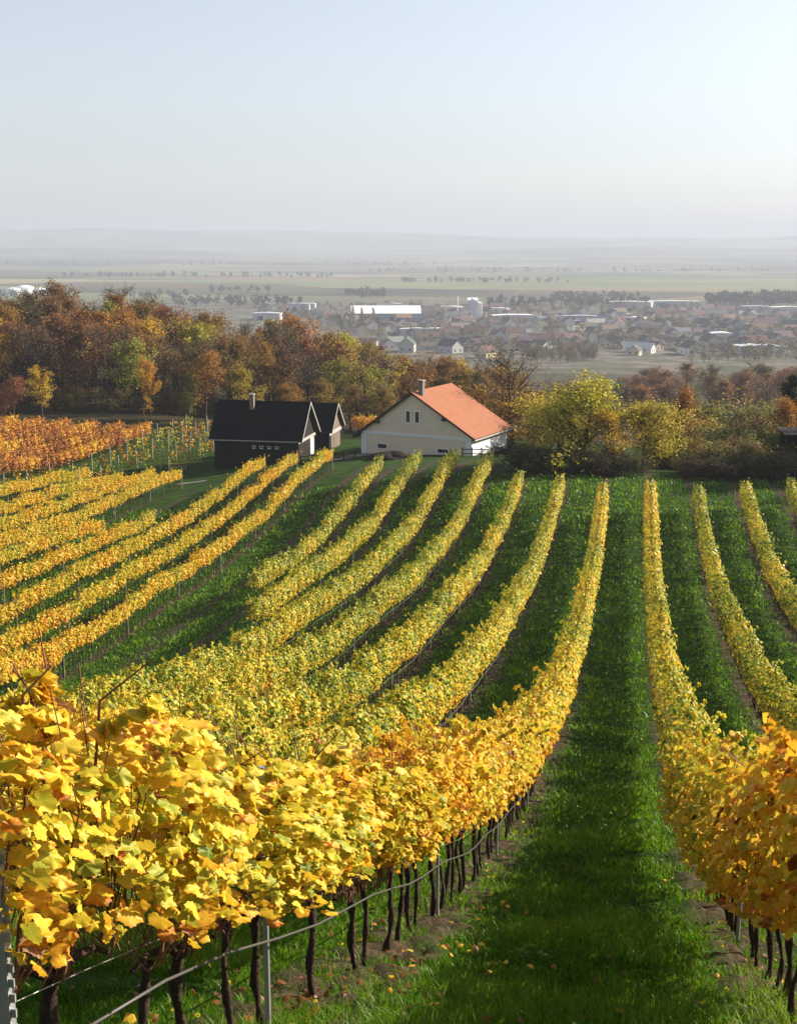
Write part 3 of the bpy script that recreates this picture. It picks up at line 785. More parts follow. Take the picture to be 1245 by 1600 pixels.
for i in range(6):
    X = -33.6 - 2.3 * i
    for q, y in enumerate(np.arange(124 if i < 5 else 120, 95.5 if i < 4 else (86 if i == 4 else 62), -1.9)):
        r = np.random.default_rng(7000 + i * 50 + q)
        x = X + float(r.normal(0, .06)); z = hz(x, y)
        u, v, d = project(np.array([[x, y, z + 1]]))
        if u[0] < -15 or (x > -37.2 and y < 104): continue
        if q % 2 == 0:
            s = link('vine_stake', stake_meshes[int(r.integers(0, 3))]); s.location = (x, y, z); s.rotation_euler = (r.normal(0, .03), r.normal(0, .03), 0)
            tag(s, 'pale bare stake in the young vineyard between the orange vines and the dark barn', 'stake', 'stakes of the young vineyard')
        root = thing('young_vine', 'thin young vine with few leaves among the pale stakes', 'young vine', (x + .12, y + .3, z), float(r.uniform(0, 6)), 'young vines among the stakes')
        fm, tm = young[int(r.integers(0, 4))]
        f = link('foliage', fm, root); f.color = (0.5 + float(r.choice([.3, .42, .55, .78, .85])), 0, 0, 1); f.scale = (1.2, 1.2, 1.0)
        if r.random() < .25: f.scale = (2.0, 2.0, 1.1)
        link('trunk', tm, root)

# ---------------------------------------------------------------- house and sheds
M_PLASTER = plain('cream_plaster', (0.74, 0.63, 0.48), 0.9, 0.2, var=0.10, scale=1.2)
M_WHITE = plain('white_paint', (0.76, 0.76, 0.76), 0.8, 0.3, var=0.06, scale=2)
M_DARKGLASS = plain('dark_glass', (0.012, 0.014, 0.018), 0.15, 0.5, var=0.2)
M_FASCIA = plain('dark_eave_board', (0.05, 0.035, 0.028), 0.8, 0.2, var=0.3, scale=8)
M_SHEDWOOD = wood('dark_shed_boards', (0.007, 0.005, 0.005), (0.022, 0.015, 0.013))
M_SHEDWOOD2 = wood('weathered_shed_boards', (0.10, 0.075, 0.06), (0.22, 0.17, 0.14))
M_TRIM = plain('grey_trim_board', (0.34, 0.32, 0.30), 0.8, 0.2, var=0.25, scale=6)
M_BRICK = plain('sooty_chimney', (0.20, 0.165, 0.15), 0.9, 0.2, var=0.4, scale=9)
def tile_mat(name, c1, c2, c3, sc):
    t = NT(name)
    br = t.n('ShaderNodeTexBrick'); uv = t.obj(); t.put(br.inputs['Vector'], uv)
    mp = t.n('ShaderNodeMapping'); t.put(mp.inputs['Vector'], t.n('ShaderNodeTexCoord').outputs['UV']); t.put(br.inputs['Vector'], mp.outputs[0])
    br.inputs['Scale'].default_value = sc; br.inputs['Mortar Size'].default_value = 0.018; br.offset = 0.5
    br.inputs['Color1'].default_value = (*c1, 1); br.inputs['Color2'].default_value = (*c2, 1); br.inputs['Mortar'].default_value = (*c3, 1)
    f = t.noise(uv, 0.9, 5, 0.65)
    c = t.mix(t.math('MULTIPLY', f, 0.55), br.outputs['Color'], tuple(.6 * a for a in c1))
    return t.done(t.bsdf(c, 0.9, 0.08, normal=t.bump(br.outputs['Fac'], 0.5, 0.02)))
M_TILE = tile_mat('terracotta_tiles', (0.36, 0.15, 0.085), (0.43, 0.19, 0.115), (0.24, 0.095, 0.06), 24.0)
M_SHINGLE = tile_mat('black_roof_felt', (0.005, 0.005, 0.006), (0.007, 0.007, 0.009), (0.003, 0.003, 0.004), 18.0)
def roof_slab(name, quad, t, mats, parent):
    """quad: eave left, eave right, ridge right, ridge left (seen from outside); top carries a UV for the tiles"""
    g = Geo(); q = [Vector(p) for p in quad]
    n = (q[1] - q[0]).cross(q[3] - q[0]).normalized() * t
    vs = q + [p - n for p in q]
    g.add(vs, [(0,1,2,3)], 0); g.add(vs, [(7,6,5,4),(0,4,5,1),(1,5,6,2),(2,6,7,3),(3,7,4,0)], 1)
    me = g.mesh(name, mats)
    uv = me.uv_layers.new(name='UVMap')
    L, H = (q[1] - q[0]).length, (q[3] - q[0]).length
    for li, c in zip(me.polygons[0].loop_indices, [(0,0),(L/10,0),(L/10,H/10),(0,H/10)]): uv.data[li].uv = c
    return link(name, me, parent)
def chimney(parent, x, y, z0, z1, w, mat, cap):
    g = Geo(); g.box((x - w, y - w, z0), (x + w, y + w, z1)); o = g.build('chimney', mat, parent)
    c = Geo(); c.box((x - w * 1.25, y - w * 1.25, z1 + .003), (x + w * 1.25, y + w * 1.25, z1 + 0.09)); c.build('chimney_cap', cap, o)
    return o
def window(parent, P, w, h, axis, out, frame=0.06, panes=1, name='window'):
    """window on a wall plane; P = centre of the opening on the wall, axis = unit vector along the wall, out = outward normal"""
    a, o_, up = Vector(axis), Vector(out), Vector((0, 0, 1)); P = Vector(P)
    def bx(g, u0, u1, v0, v1, d0, d1):
        vs = [P + a * u + up * v + o_ * d for d in (d0, d1) for u, v in ((u0, v0), (u1, v0), (u1, v1), (u0, v1))]
        g.add(vs, [(0,1,2,3),(7,6,5,4),(0,4,5,1),(1,5,6,2),(2,6,7,3),(3,7,4,0)])
    g = Geo(); fr = frame
    bx(g, -w/2 - fr, -w/2, -h/2 - fr, h/2 + fr, -.02, .05); bx(g, w/2, w/2 + fr, -h/2 - fr, h/2 + fr, -.02, .05)
    bx(g, -w/2, w/2, h/2, h/2 + fr, -.02, .047); bx(g, -w/2, w/2, -h/2 - fr, -h/2, -.02, .06)
    f = g.build(name, M_WHITE, parent)
    g2 = Geo(); bx(g2, -w/2, w/2, -h/2, h/2, -.015, .012); g2.build('pane', M_DARKGLASS, f)
    return f
def gable_house(name, label, origin, heading, half_l, half_r, ze_l, ze_r, zr, L, over, wall_in, zb, mats, group=None):
    """ridge runs away from the front gable along +y (local); x to the side. Returns root; local coordinates"""
    root = thing(name, label, 'house', origin, -rad(heading), group)
    wl, wr = -half_l + wall_in, half_r - min(wall_in, 0.45)
    def roofz(x): return zr + (ze_l - zr) * (-x / half_l) if x < 0 else zr + (ze_r - zr) * (x / half_r)
    g = Geo(); t = 0.16
    y0, y1 = over, L - over
    g.prism([(wl, y0, zb), (wr, y0, zb), (wr, y0, roofz(wr) - t), (0, y0, zr - t), (wl, y0, roofz(wl) - t)], (0, y1 - y0, 0))
    g.build('wall', mats['wall'], root)
    r1 = roof_slab('roof', [(half_r, 0, ze_r), (half_r, L, ze_r), (0, L, zr), (0, 0, zr)], t, [mats['roof'], mats['fascia']], root)
    r2 = roof_slab('roof', [(-half_l, L, ze_l), (-half_l, 0, ze_l), (-.002, 0, zr - .002), (-.002, L, zr - .002)], t, [mats['roof'], mats['fascia']], root)
    return root, roofz, wl, wr, y0, y1
hx, hy = -18.4, 102.0
W_ = dict(wall=M_PLASTER, roof=M_TILE, fascia=M_FASCIA)
house, rz_, wl, wr, hy0, hy1 = gable_house('farmhouse', 'cream farmhouse with a bright orange tiled roof below the vine rows', (hx, hy, 0), 17, 5.75, 5.95, -16.05, -15.5, -11.9, 8.0, 0.28, 0.85, -19.5, W_)
window(house, (-0.40, hy0, -14.05), 0.36, 0.92, (1, 0, 0), (0, -1, 0), 0.12)
window(house, (0.46, hy0, -14.05), 0.36, 0.92, (1, 0, 0), (0, -1, 0), 0.12)
window(house, (-2.9, hy0, -16.75), 0.85, 0.34, (1, 0, 0), (0, -1, 0), 0.07)
window(house, (2.9, hy0, -16.75), 0.95, 0.30, (1, 0, 0), (0, -1, 0), 0.07)
g = Geo(); g.box((wr + .004, hy0 + .46, -19.4), (wr + .03, hy1 - .01, -15.95)); g.build('sunlit_wall_panel', M_WHITE, house)  # added white panel, paints sunlight onto the plaster side wall
g = Geo()
g.box((wl, hy0 - .045, -15.75), (wr, hy0 - .003, -15.5)); g.box((wl - .04, hy0 - .05, -19), (wl + .5, hy0 - .004, -15.76)); g.box((wr - .5, hy0 - .05, -19), (wr + .04, hy0 - .004, -15.76))
g.box((wr + .003, hy0 - .001, -19), (wr + .04, hy0 + .45, -15.8))
g.build('plaster_band', M_WHITE, house)
for sx in (-3.3, 3.0):
    g = Geo(); zz = rz_(sx) - .22; g.box((sx - .16, -.02, zz - .25), (sx + .16, .27, zz)); g.build('rafter_end', M_FASCIA, house)
chimney(house, 0.5, 1.0, -12.6, -11.05, 0.20, M_BRICK, M_TRIM)
g = Geo(); g.tube([(5.98, -.1, -15.62), (5.98, 8.1, -15.62)], .07, 6); g.tube([(5.9, 7.9, -15.65), (5.3, 7.8, -16.2), (5.2, 7.8, -18)], .05, 6); g.build('gutter', M_TRIM, house)

S_ = dict(wall=M_SHEDWOOD, roof=M_SHINGLE, fascia=M_FASCIA)
# long dark barn: ridge along +x, so its local +y is world -x
def shed(name, label, xr, yr, zr, L, half_f, half_b, ze, over, wall_in, zb):
    """gable facing +x at xr; ridge runs to -x"""
    root, rz2, a, b, y0, y1 = gable_house(name, label, (xr, yr, 0), -90, half_f, half_b, ze, ze, zr, L, over, wall_in, zb, S_)
    root['category'] = 'barn'
    return root, rz2, a, b, y0, y1
barn, brz, ba, bb, by0, by1 = shed('barn', 'long black wooden barn with a dark felt roof beside the young vineyard', -27.35, 103.0, -13.05, 8.3, 3.05, 3.2, -16.05, 0.4, 0.35, -19.5)
def verge(root, half_f, half_b, ze, zr, mat):
    for sgn, hw in ((-1, half_f), (1, half_b)):
        g = Geo(); a = Vector((0, -.035, zr + .03)); b = Vector((sgn * hw, -.035, ze + .03))
        n = Vector((0, 0, -.2)); d = Vector((0, .032, 0))
        vs = [a, b, b + n, a + n]; g.prism([tuple(p) for p in (vs if sgn < 0 else vs[::-1])], d); g.build('verge_board', mat, root)
verge(barn, 3.05, 3.2, -16.05, -13.05, M_TRIM)
chimney(barn, -0.55, 5.1, -13.9, -12.5, 0.19, M_BRICK, M_TRIM)
g = Geo(); g.box((ba - .1, by0 - .06, -16.35), (bb + .1, by0 - .004, -16.1)); g.build('gable_beam', M_TRIM, barn)
g = Geo(); g.box((1.0, by0 - .06, -18.3), (2.1, by0 - .004, -16.4)); d = g.build('door', M_WHITE, barn)
g = Geo(); g.box((1.15, by0 - .1, -17.4), (1.2, by0 - .061, -17.25)); g.build('door_handle', M_FASCIA, d)
for q in range(4):
    # small square openings in the long wall that faces the vineyard
    window(barn, (ba, 4.35 - q * 0.68, -16.72), 0.22, 0.16, (0, 1, 0), (-1, 0, 0), 0.045)
g = Geo(); g.tube([(-3.12, -.1, -16.14), (-3.12, 8.6, -16.14)], .05, 6); g.build('gutter', M_TRIM, barn)
shed2, srz, sa, sb, sy0, sy1 = shed('barn', 'small weathered shed tucked behind the gable end of the long black barn', -26.6, 110.0, -14.0, 4.6, 2.5, 2.6, -16.35, 0.35, 0.3, -20)
shed2.name = 'garden_shed'; shed2['category'] = 'shed'
verge(shed2, 2.5, 2.6, -16.35, -14.0, M_TRIM)
g = Geo(); g.box((sa - .05, sy0 - .07, -16.75), (sb + .05, sy0 - .004, -16.4)); g.build('gable_beam', M_TRIM, shed2)
g = Geo(); g.box((-1.7, sy0 - .06, -18.9), (1.8, sy0 - .004, -16.8)); d = g.build('door', M_SHEDWOOD2, shed2)
g = Geo(); g.prism([(sa, sy0 - .03, -16.38), (sb, sy0 - .03, -16.38), (0, sy0 - .03, -14.25)], (0, .028, 0)); g.build('gable_boarding', M_SHEDWOOD2, shed2)
# rail fence, dark heap and slabs in the yard
def rail_fence(pts, h, label):
    g0 = thing('rail_fence', label, 'fence', (pts[0][0], pts[0][1], hz(*pts[0])))
    ox, oy, oz = g0.location
    zs = [hz(*p) for p in pts]
    for p, z in zip(pts, zs):
        g = Geo(); g.box((p[0] - ox - .05, p[1] - oy - .05, z - oz - .3), (p[0] - ox + .05, p[1] - oy + .05, z - oz + h)); g.build('post', M_FASCIA, g0)
    for hh in (.35, .8):
        g = Geo()
        g.tube([(p[0] - ox, p[1] - oy - .07, z - oz + h * hh) for p, z in zip(pts, zs)], .04, 4); g.build('rail', M_FASCIA, g0)
rail_fence([(-27 + i * .9, 98.2 + .1 * i) for i in range(6)], 0.75, 'low dark rail fence in the yard between barn and farmhouse')
rail_fence([(-13.6 + i * .8, 99.2 - .1 * i) for i in range(4)], 0.8, 'short dark rail fence at the sunny corner of the farmhouse')
def mound(x, y, rx, ry, h, mat, name, label, cat, seed):
    r = 24; rings = 7; vs = []; fs = []
    for i in range(rings + 1):
        f = i / rings
        for k in range(r):
            a = 2 * math.pi * k / r
            q = (1 - f); nz = float(vnoise(np.array([math.cos(a) * 2 + seed + f]), np.array([math.sin(a) * 2 + f * 3]), seed)[0])
            px, py = x + rx * q * math.cos(a) * (1 + .2 * nz), y + ry * q * math.sin(a) * (1 + .2 * nz)
            vs.append((px, py, hz(px, py) - .05 + h * math.sin(f * math.pi / 2) * (1 + .35 * nz * q)))
    for i in range(rings):
        for k in range(r): fs.append((i*r+k, i*r+(k+1)%r, (i+1)*r+(k+1)%r, (i+1)*r+k))
    fs.append(tuple(rings * r + k for k in range(r)))
    g = Geo(); g.add(vs, fs); return tag(g.build(name, mat), label, cat)
mound(-19.2, 97.0, 2.3, 1.1, 0.75, plain('dark_earth', (0.035, 0.026, 0.02), 1.0, 0.1, var=.5, scale=4, bump=.8), 'earth_heap', 'dark earth heap on the grass before the farmhouse gable', 'heap', 3)
def strip_path(pts, w, label):
    g = Geo(); vs = []
    for i, p in enumerate(pts):
        a = Vector(pts[min(i+1, len(pts)-1)]) - Vector(pts[max(i-1, 0)]); n = Vector((-a.y, a.x)).normalized() * w / 2
        for s in (-1, 1):
            q = Vector(p) + n * s; vs.append((q.x, q.y, hz(q.x, q.y) + .05))
    g.add(vs, [(2*i, 2*i+1, 2*i+3, 2*i+2) for i in range(len(pts) - 1)])
    tag(g.build('path', plain('pale_gravel', (0.2, 0.18, 0.155), .95, .1, var=.3, scale=2)), label, None, None, 'structure')
strip_path([(-36.5 + i * .6, 94.6 + .05 * i) for i in range(5)], 0.6, 'pale gravel path below the barn')
strip_path([(-25.6 + i * .5, 97.2 + i * .9) for i in range(14)], 1.7, 'pale gravel yard between shed and farmhouse')

# hunting stand at the edge of the thicket
hx2, hy2 = 10.75, 86.0
hide = thing('hunting_stand', 'dark raised hunting stand with pale frame among the bushes', 'hunting stand', (hx2, hy2, hz(hx2, hy2)), 0.15)
for sx in (-1, 1):
    for sy in (-1, 1):
        g = Geo(); g.tube([(sx * .95, sy * .85, -.3), (sx * .72, sy * .65, 2.9)], [.06, .05], 6); g.build('leg', M_TRIM if sx > 0 else M_FASCIA, hide)
g = Geo(); g.box((-.8, -.72, 1.25), (.8, .72, 1.33)); g.box((-.8, -.75, 1.33), (.8, -.70, 1.95)); g.box((-.8, .70, 1.33), (.8, .75, 2.85)); g.box((-.82, -.69, 1.34), (-.77, .69, 2.1)); g.box((.77, -.69, 1.34), (.82, .69, 2.1)); g.build('cabin', M_SHEDWOOD, hide)
g = Geo(); g.slab([(-1.0, -1.0, 2.95), (1.0, -1.0, 2.95), (1.0, 1.0, 3.12), (-1.0, 1.0, 3.12)], .06); g.build('roof', M_FASCIA, hide)
g = Geo(); g.box((-1.02, -1.06, 2.9), (1.02, -1.01, 2.98)); g.build('roof_edge', M_TRIM, hide)
g = Geo(); g.tube([(-1.9, -.4, -.2), (-.8, -.3, 1.5)], .045, 5); g.tube([(-1.9, .2, -.2), (-.8, .1, 1.5)], .045, 5)
for i in range(5): f = .12 + i * .18; g.tube([(-1.9 + 1.1 * f, -.4 + .1 * f, -.2 + 1.7 * f), (-1.9 + 1.1 * f, .2 - .1 * f, -.2 + 1.7 * f)], .03, 4)
g.build('ladder', M_TRIM, hide)

# ---------------------------------------------------------------- trees and shrubs
def crown_mat(name):
    t = NT(name)
    oi = t.n('ShaderNodeObjectInfo')
    tn = t.attr('tone')
    base = oi.outputs['Color']
    c = t.mix(t.ramp(tn, [(0.15, 0.0), (0.85, 1.0)]), t.mix(1.0, base, (0.45, 0.42, 0.45), 'MULTIPLY'), t.mix(1.0, base, (1.55, 1.45, 1.2), 'MULTIPLY'))
    gold = t.math('MULTIPLY', t.math('GREATER_THAN', tn, 0.80), 0.35)
    c = t.mix(gold, c, (0.50, 0.30, 0.04))
    return t.done(t.leafy(c, 0.32, 0.6, 0.15))
M_CROWN = crown_mat('tree_leaves')
M_TRUNK = plain('tree_bark', (0.055, 0.042, 0.034), 0.95, 0.1, var=0.5, scale=3)
M_TRUNKPALE = plain('pale_tree_bark', (0.13, 0.11, 0.095), 0.95, 0.1, var=0.5, scale=3)

def tree_proto(seed, H, spread, t_h, n_limb, nleaf, leaf, tight=0.5, top_bias=0.0, shrub=False, twig_show=1.0, conifer=False):
    """a trunk with limbs and twigs (one mesh) and leaves gathered round the twigs (another)"""
    r = np.random.default_rng(seed)
    g = Geo(); tips = []
    def limb(p, d, L, rad0, depth):
        pts = [p]; dd = d.copy(); n = 4 if depth == 0 else 3
        for i in range(n):
            dd = dd + r.normal(0, 0.16, 3) + np.array([0, 0, 0.06 if not conifer else -0.02]); dd /= np.linalg.norm(dd)
            pts.append(pts[-1] + dd * L / n)
        ra = [rad0 * (1 - .75 * i / n) for i in range(n + 1)]
        g.tube([tuple(q) for q in pts], ra, 5 if depth == 0 else 3, cap=False)
        if depth < 2:
            for i in range(1, n + 1):
                for _ in range(2 if depth == 0 else 1 + (r.random() < .5)):
                    nd = dd * .6 + r.normal(0, 0.62, 3) + np.array([0, 0, .12]); nd /= np.linalg.norm(nd)
                    limb(pts[i], nd, L * r.uniform(.35, .6), ra[i] * .6 + .008, depth + 1)
        if depth >= 1:
            for q in pts[1:]: tips.append(q)
    stems = 1 if not shrub else 5
    for s in range(stems):
        lean = r.normal(0, 0.05 if not shrub else 0.35, 2)
        n = 6; tp = []
        for i in range(n + 1):
            f = i / n
            tp.append(np.array([lean[0] * H * f + r.normal(0, .012) * H * f, lean[1] * H * f + r.normal(0, .012) * H * f, -0.4 + (H * .88 + .4) * f]))
        r0 = (0.020 * H + .05) * (1 if not shrub else .35)
        g.tube([tuple(q) for q in tp], [r0 * (1 - .85 * i / n) for i in range(n + 1)], 7, cap=False)
        for q in range(n_limb // stems):
            f = (t_h + (1 - t_h) * ((q + r.random()) / (n_limb // stems)) ** .9)
            i = min(n - 1, int(f * n)); p = tp[i] + (tp[i + 1] - tp[i]) * (f * n - i)
            a = r.uniform(0, 2 * math.pi)
            prof = math.sin(min(1, .22 + .78 * (1 - (f - t_h) / (1 - t_h + 1e-6))) * math.pi * .62) if not conifer else (1 - f) + .12
            up = r.uniform(.15, .7) + f * .5 if not conifer else r.uniform(-.1, .15)
            d = np.array([math.cos(a), math.sin(a), up]); d /= np.linalg.norm(d)
            limb(p, d, spread * prof * r.uniform(.7, 1.15), r0 * .42 * (1.1 - .7 * f), 0)
        tips.append(tp[-1])
    T = np.array(tips)
    wgt = r.gamma(0.9, 1.0, len(T)) + .05     # uneven: some twigs full, some almost bare
    wgt *= 1 + top_bias * (T[:, 2] / H - .5)
    pick = r.choice(len(T), nleaf, p=np.clip(wgt, .01, None) / np.clip(wgt, .01, None).sum())
    C = T[pick] + r.normal(0, tight, (nleaf, 3)) * np.array([1, 1, .75])
    C[:, 2] = np.maximum(C[:, 2], .15)
    mid = np.array([0, 0, H * .55])
    N = (C - mid) / (spread + 1) + r.normal(0, .75, (nleaf, 3)) + [0, 0, .35]
    tw = vnoise(np.arange(len(T)) * 0.37, np.zeros(len(T)), seed)[pick]
    tone = np.clip(.5 + .22 * tw + r.normal(0, .17, nleaf), 0, 1)
    V, P, tn, uv = leaves_from(2, C, N, r.normal(0, 1, (nleaf, 3)) - [0, 0, .5], leaf * r.uniform(.6, 1.3, nleaf), tone, r)
    return np_mesh('crown', V, P, M_CROWN, {'tone': tn}), g.mesh('trunk', M_TRUNK, True), float(np.percentile(V[:, 2], 99.3))

OAKS = [tree_proto(10, 12, 3.6, .28, 18, 4600, .15, .30), tree_proto(11, 12, 3.0, .32, 16, 3600, .15, .28, .4), tree_proto(12, 12, 4.0, .26, 20, 5000, .15, .34),
        tree_proto(13, 12, 2.8, .36, 15, 3000, .15, .27, .5), tree_proto(14, 12, 3.4, .24, 18, 4200, .15, .30), tree_proto(15, 12, 3.0, .36, 16, 1900, .15, .27)]
BARE = [tree_proto(20, 12, 3.6, .34, 18, 420, .14, .4), tree_proto(21, 12, 3.0, .38, 16, 900, .14, .35), tree_proto(22, 12, 4.2, .3, 18, 250, .14, .4)]
POPLAR = [tree_proto(25, 16, 1.5, .12, 26, 2600, .22, .35)]
BIG = [tree_proto(30, 7, 3.4, .16, 20, 8000, .105, .30, 0.2), tree_proto(31, 7, 3.3, .14, 22, 8600, .105, .30), tree_proto(32, 7, 2.6, .2, 16, 5000, .10, .26)]
WALNUT = [tree_proto(35, 8.5, 4.2, .26, 22, 800, .10, .34, .2)]
SHRUB = [tree_proto(40, 3, 1.7, .1, 20, 3400, .085, .22, shrub=True), tree_proto(41, 3, 2.0, .08, 20, 3800, .085, .24, shrub=True), tree_proto(42, 3, 1.5, .1, 20, 1700, .08, .22, shrub=True)]
PINE = [tree_proto(45, 8, 2.6, .18, 26, 6500, .10, .2, conifer=True)]

RUST, ORANGE, BROWN, GREYB = (.22, .115, .042), (.32, .17, .04), (.17, .11, .048), (.16, .125, .08)
YELLOW, YGREEN, GREEN, DARKG, RED = (.55, .37, .04), (.32, .31, .04), (.13, .19, .035), (.022, .035, .018), (.22, .10, .05)
def plant(name, proto, x, y, h, color, label, cat, group=None, wide=1.0, rz=None, z=None):
    cm, tm, H = proto
    z = hz(x, y) if z is None else z
    root = thing(name, label, cat, (x, y, z), random.uniform(0, 6.28) if rz is None else rz, group)
    s = h / H
    c = link('crown', cm, root); c.color = (*[max(0, min(1, k * random.uniform(.85, 1.18))) for k in color], 1); c.scale = (s * wide, s * wide, s)
    t = link('trunk', tm, root); t.scale = (s * wide, s * wide, s)
    return root

def z_top(u, v, x, y):
    """height at which the line of sight of a photograph pixel passes the distance of (x, y)"""
    d = math.hypot(x, y); px = (u - 622.5) / F_PX; py = -(v - 800) / F_PX; p = rad(CAM_PITCH)
    return d * (math.sin(p) + py * math.cos(p)) / math.hypot(math.cos(p) - py * math.sin(p), px)
TOPLINE = ([-120, 0, 50, 95, 130, 185, 235, 300, 400, 480, 560, 640, 740, 800], [468, 463, 460, 455, 474, 460, 477, 490, 500, 508, 532, 552, 566, 574])
def forest():
    r = np.random.default_rng(3)
    spots = []
    front_x = [-110, -75, -50, -25, -12, -4]; front_y = [118, 126, 135.5, 141, 138, 132]
    for x in np.arange(-112, -3, 3.1):
        for row in range(9):
            X = x + r.normal(0, 1.0); Y = float(np.interp(X, front_x, front_y)) + row * 5.2 + r.normal(0, 1.3) + 1.2
            spots.append((X, Y, row))
    n = 0
    for X, Y, row in sorted(spots, key=lambda s: math.hypot(s[0], s[1])):
        z = hz(X, Y); u, v, d = project(np.array([[X, Y, z + 6]])); u = float(u[0])
        if u < -70 or u > 800: continue
        vt = float(np.interp(u, *TOPLINE)) + r.normal(2, 7) + (0 if row > 4 else (5 - row) * 11 * r.uniform(.6, 1.25))
        h = z_top(u, vt, X, Y) - z
        if row > 1 and r.random() < .12: continue
        h = float(np.clip(h, 4.5, 16.5))
        q = r.random()
        if q < .52:
            pr = OAKS[int(r.integers(0, 6))]
            col, word = [(RUST, 'rust-brown'), (BROWN, 'dull brown'), (ORANGE, 'orange-brown'), (RUST, 'rust-brown')][int(r.integers(0, 4))]
            lb, gp = f'{word} oak standing deep in the autumn wood behind the barn', 'brown oaks of the autumn wood'
        elif q < .68:
            pr = OAKS[int(r.integers(0, 6))]; col = YELLOW if r.random() < .45 else YGREEN
            lb, gp = 'yellow-leaved tree among the brown oaks of the autumn wood', 'yellow trees of the autumn wood'
        else:
            pr = BARE[int(r.integers(0, 3))]; col = GREYB
            lb, gp = 'nearly bare grey-brown tree among the oaks of the autumn wood', 'bare trees of the autumn wood'
        if row == 0 and q < .6 and r.random() < .3: col = BROWN
        plant('oak_tree' if q < .68 else 'bare_tree', pr, X, Y, h, col, lb, 'tree', gp, wide=float(np.clip(r.uniform(.85, 1.15) * (12 / h) ** .35, .7, 1.5)), rz=float(r.uniform(0, 6.28)))
        n += 1
    # low growth along the edge of the wood
    for i in range(46):
        X = float(r.uniform(-92, -6)); Y = float(np.interp(X, front_x, front_y)) + r.uniform(-2.5, 1.5)
        u, v, d = project(np.array([[X, Y, hz(X, Y)]]))
        if u[0] < -30 or u[0] > 800: continue
        col = [BROWN, RUST, DARKG, YGREEN, BROWN][int(r.integers(0, 5))]
        plant('shrub', SHRUB[int(r.integers(0, 3))], X, Y, float(r.uniform(1.6, 3.6)), col, 'low shrub at the shaded foot of the autumn wood', 'shrub', 'shrubs along the foot of the autumn wood', 1.2)
    return n
forest()
def spot(u, v, Y): return x_at(u, Y, v), Y
def solo(name, proto, u, vtop, Y, color, label, cat='tree', wide=1.0, group=None, dz=0.0):
    x, y = spot(u, vtop, Y); z = hz(x, y)
    h = max(1.2, z_top(u, vtop, x, y) - z)
    return plant(name, proto, x, y, h, color, label, cat, group, wide)
# trees along the edge of the wood that stand out
solo('small_tree', OAKS[4], 62, 572, 122, YELLOW, 'bright yellow-green small tree at the upper end of the orange vines', wide=.95)
solo('small_tree', OAKS[2], 18, 588, 119, RED, 'reddish-brown bushy tree at the picture edge above the orange vines', wide=1.1)
solo('oak_tree', OAKS[0], 232, 560, 130, YELLOW, 'slender yellow tree on the edge of the dark wood', wide=.75)
solo('oak_tree', OAKS[2], 318, 548, 129, (.36, .19, .03), 'orange-gold tree on the edge of the wood beside the barn', wide=.95)
solo('oak_tree', OAKS[4], 385, 570, 127, YGREEN, 'green and yellow tree right behind the barn chimney', wide=1.2)
solo('oak_tree', OAKS[0], 292, 582, 127, GREEN, 'dark green bushy tree under the orange-gold one by the barn', wide=.9)
solo('small_tree', OAKS[4], 512, 592, 128, (.33, .22, .04), 'low golden tree behind the small weathered shed', wide=1.1)
solo('small_tree', OAKS[2], 450, 600, 131, ORANGE, 'low orange-brown tree between the roofs and the wood', wide=1.1)
for u, vt, Y, c in [(560, 600, 133, RUST), (598, 606, 132, ORANGE), (640, 585, 135, RUST), (690, 588, 134, BROWN), (720, 575, 132, (.30, .17, .04)), (745, 580, 130, BROWN)]:
    solo('small_tree', OAKS[int(u) % 6], u, vt, Y, c, 'brown tree close behind the farmhouse roof', wide=1.15, group='trees close behind the farmhouse')
solo('bare_tree', BARE[0], 182, 444, 176, GREYB, 'tall bare tree that rises above the wood against the plain', wide=1.1)
solo('oak_tree', OAKS[5], 232, 458, 178, (.10, .08, .04), 'dark tall tree above the wood next to the tall bare one', wide=.8)
solo('oak_tree', OAKS[0], 92, 440, 168, RUST, 'tallest rust-brown oak rising above the wood near the white tanks', wide=1.0)
# behind and beside the farmhouse
solo('walnut_tree', WALNUT[0], 803, 536, 114, (.27, .15, .04), 'large half-bare walnut tree beside the farmhouse', wide=1.15)
for u, vt, Y, c in [(772, 625, 112, (.36, .22, .03)), (842, 612, 112, YELLOW), (836, 640, 117, YGREEN), (862, 630, 108, (.36, .25, .04)), (748, 600, 124, (.30, .18, .04)), (880, 596, 122, (.26, .17, .05))]:
    solo('shrub', SHRUB[int(u) % 3], u, vt, Y, c, 'yellow shrub round the foot of the half-bare walnut', 'shrub', 1.35, 'yellow shrubs round the walnut tree')
solo('small_tree', BIG[0], 910, 588, 85, (.50, .46, .04), 'broad yellow tree with dark limbs at the lower edge of the vineyard', wide=1.5)
solo('small_tree', BIG[1], 1008, 628, 87, (.46, .45, .045), 'rounded yellow-green tree beside the broad yellow one', wide=1.4)
solo('small_tree', BIG[2], 958, 640, 84, (.46, .40, .045), 'low yellow-green tree filling the gap between two yellow trees', wide=1.2)
solo('small_tree', BIG[2], 1060, 603, 92, (.36, .15, .03), 'small orange-brown tree rising out of the thicket', wide=.65)
solo('small_tree', BIG[0], 872, 622, 88, (.44, .38, .04), 'leafy young tree where the lawn meets the walnut shrubs', wide=1.0)
solo('pine_tree', PINE[0], 1250, 588, 98, DARKG, 'dark pine at the picture edge behind the hunting stand', wide=.9)
solo('small_tree', BIG[2], 1238, 622, 93, (.42, .17, .03), 'small orange tree just behind the hunting stand', wide=.8)
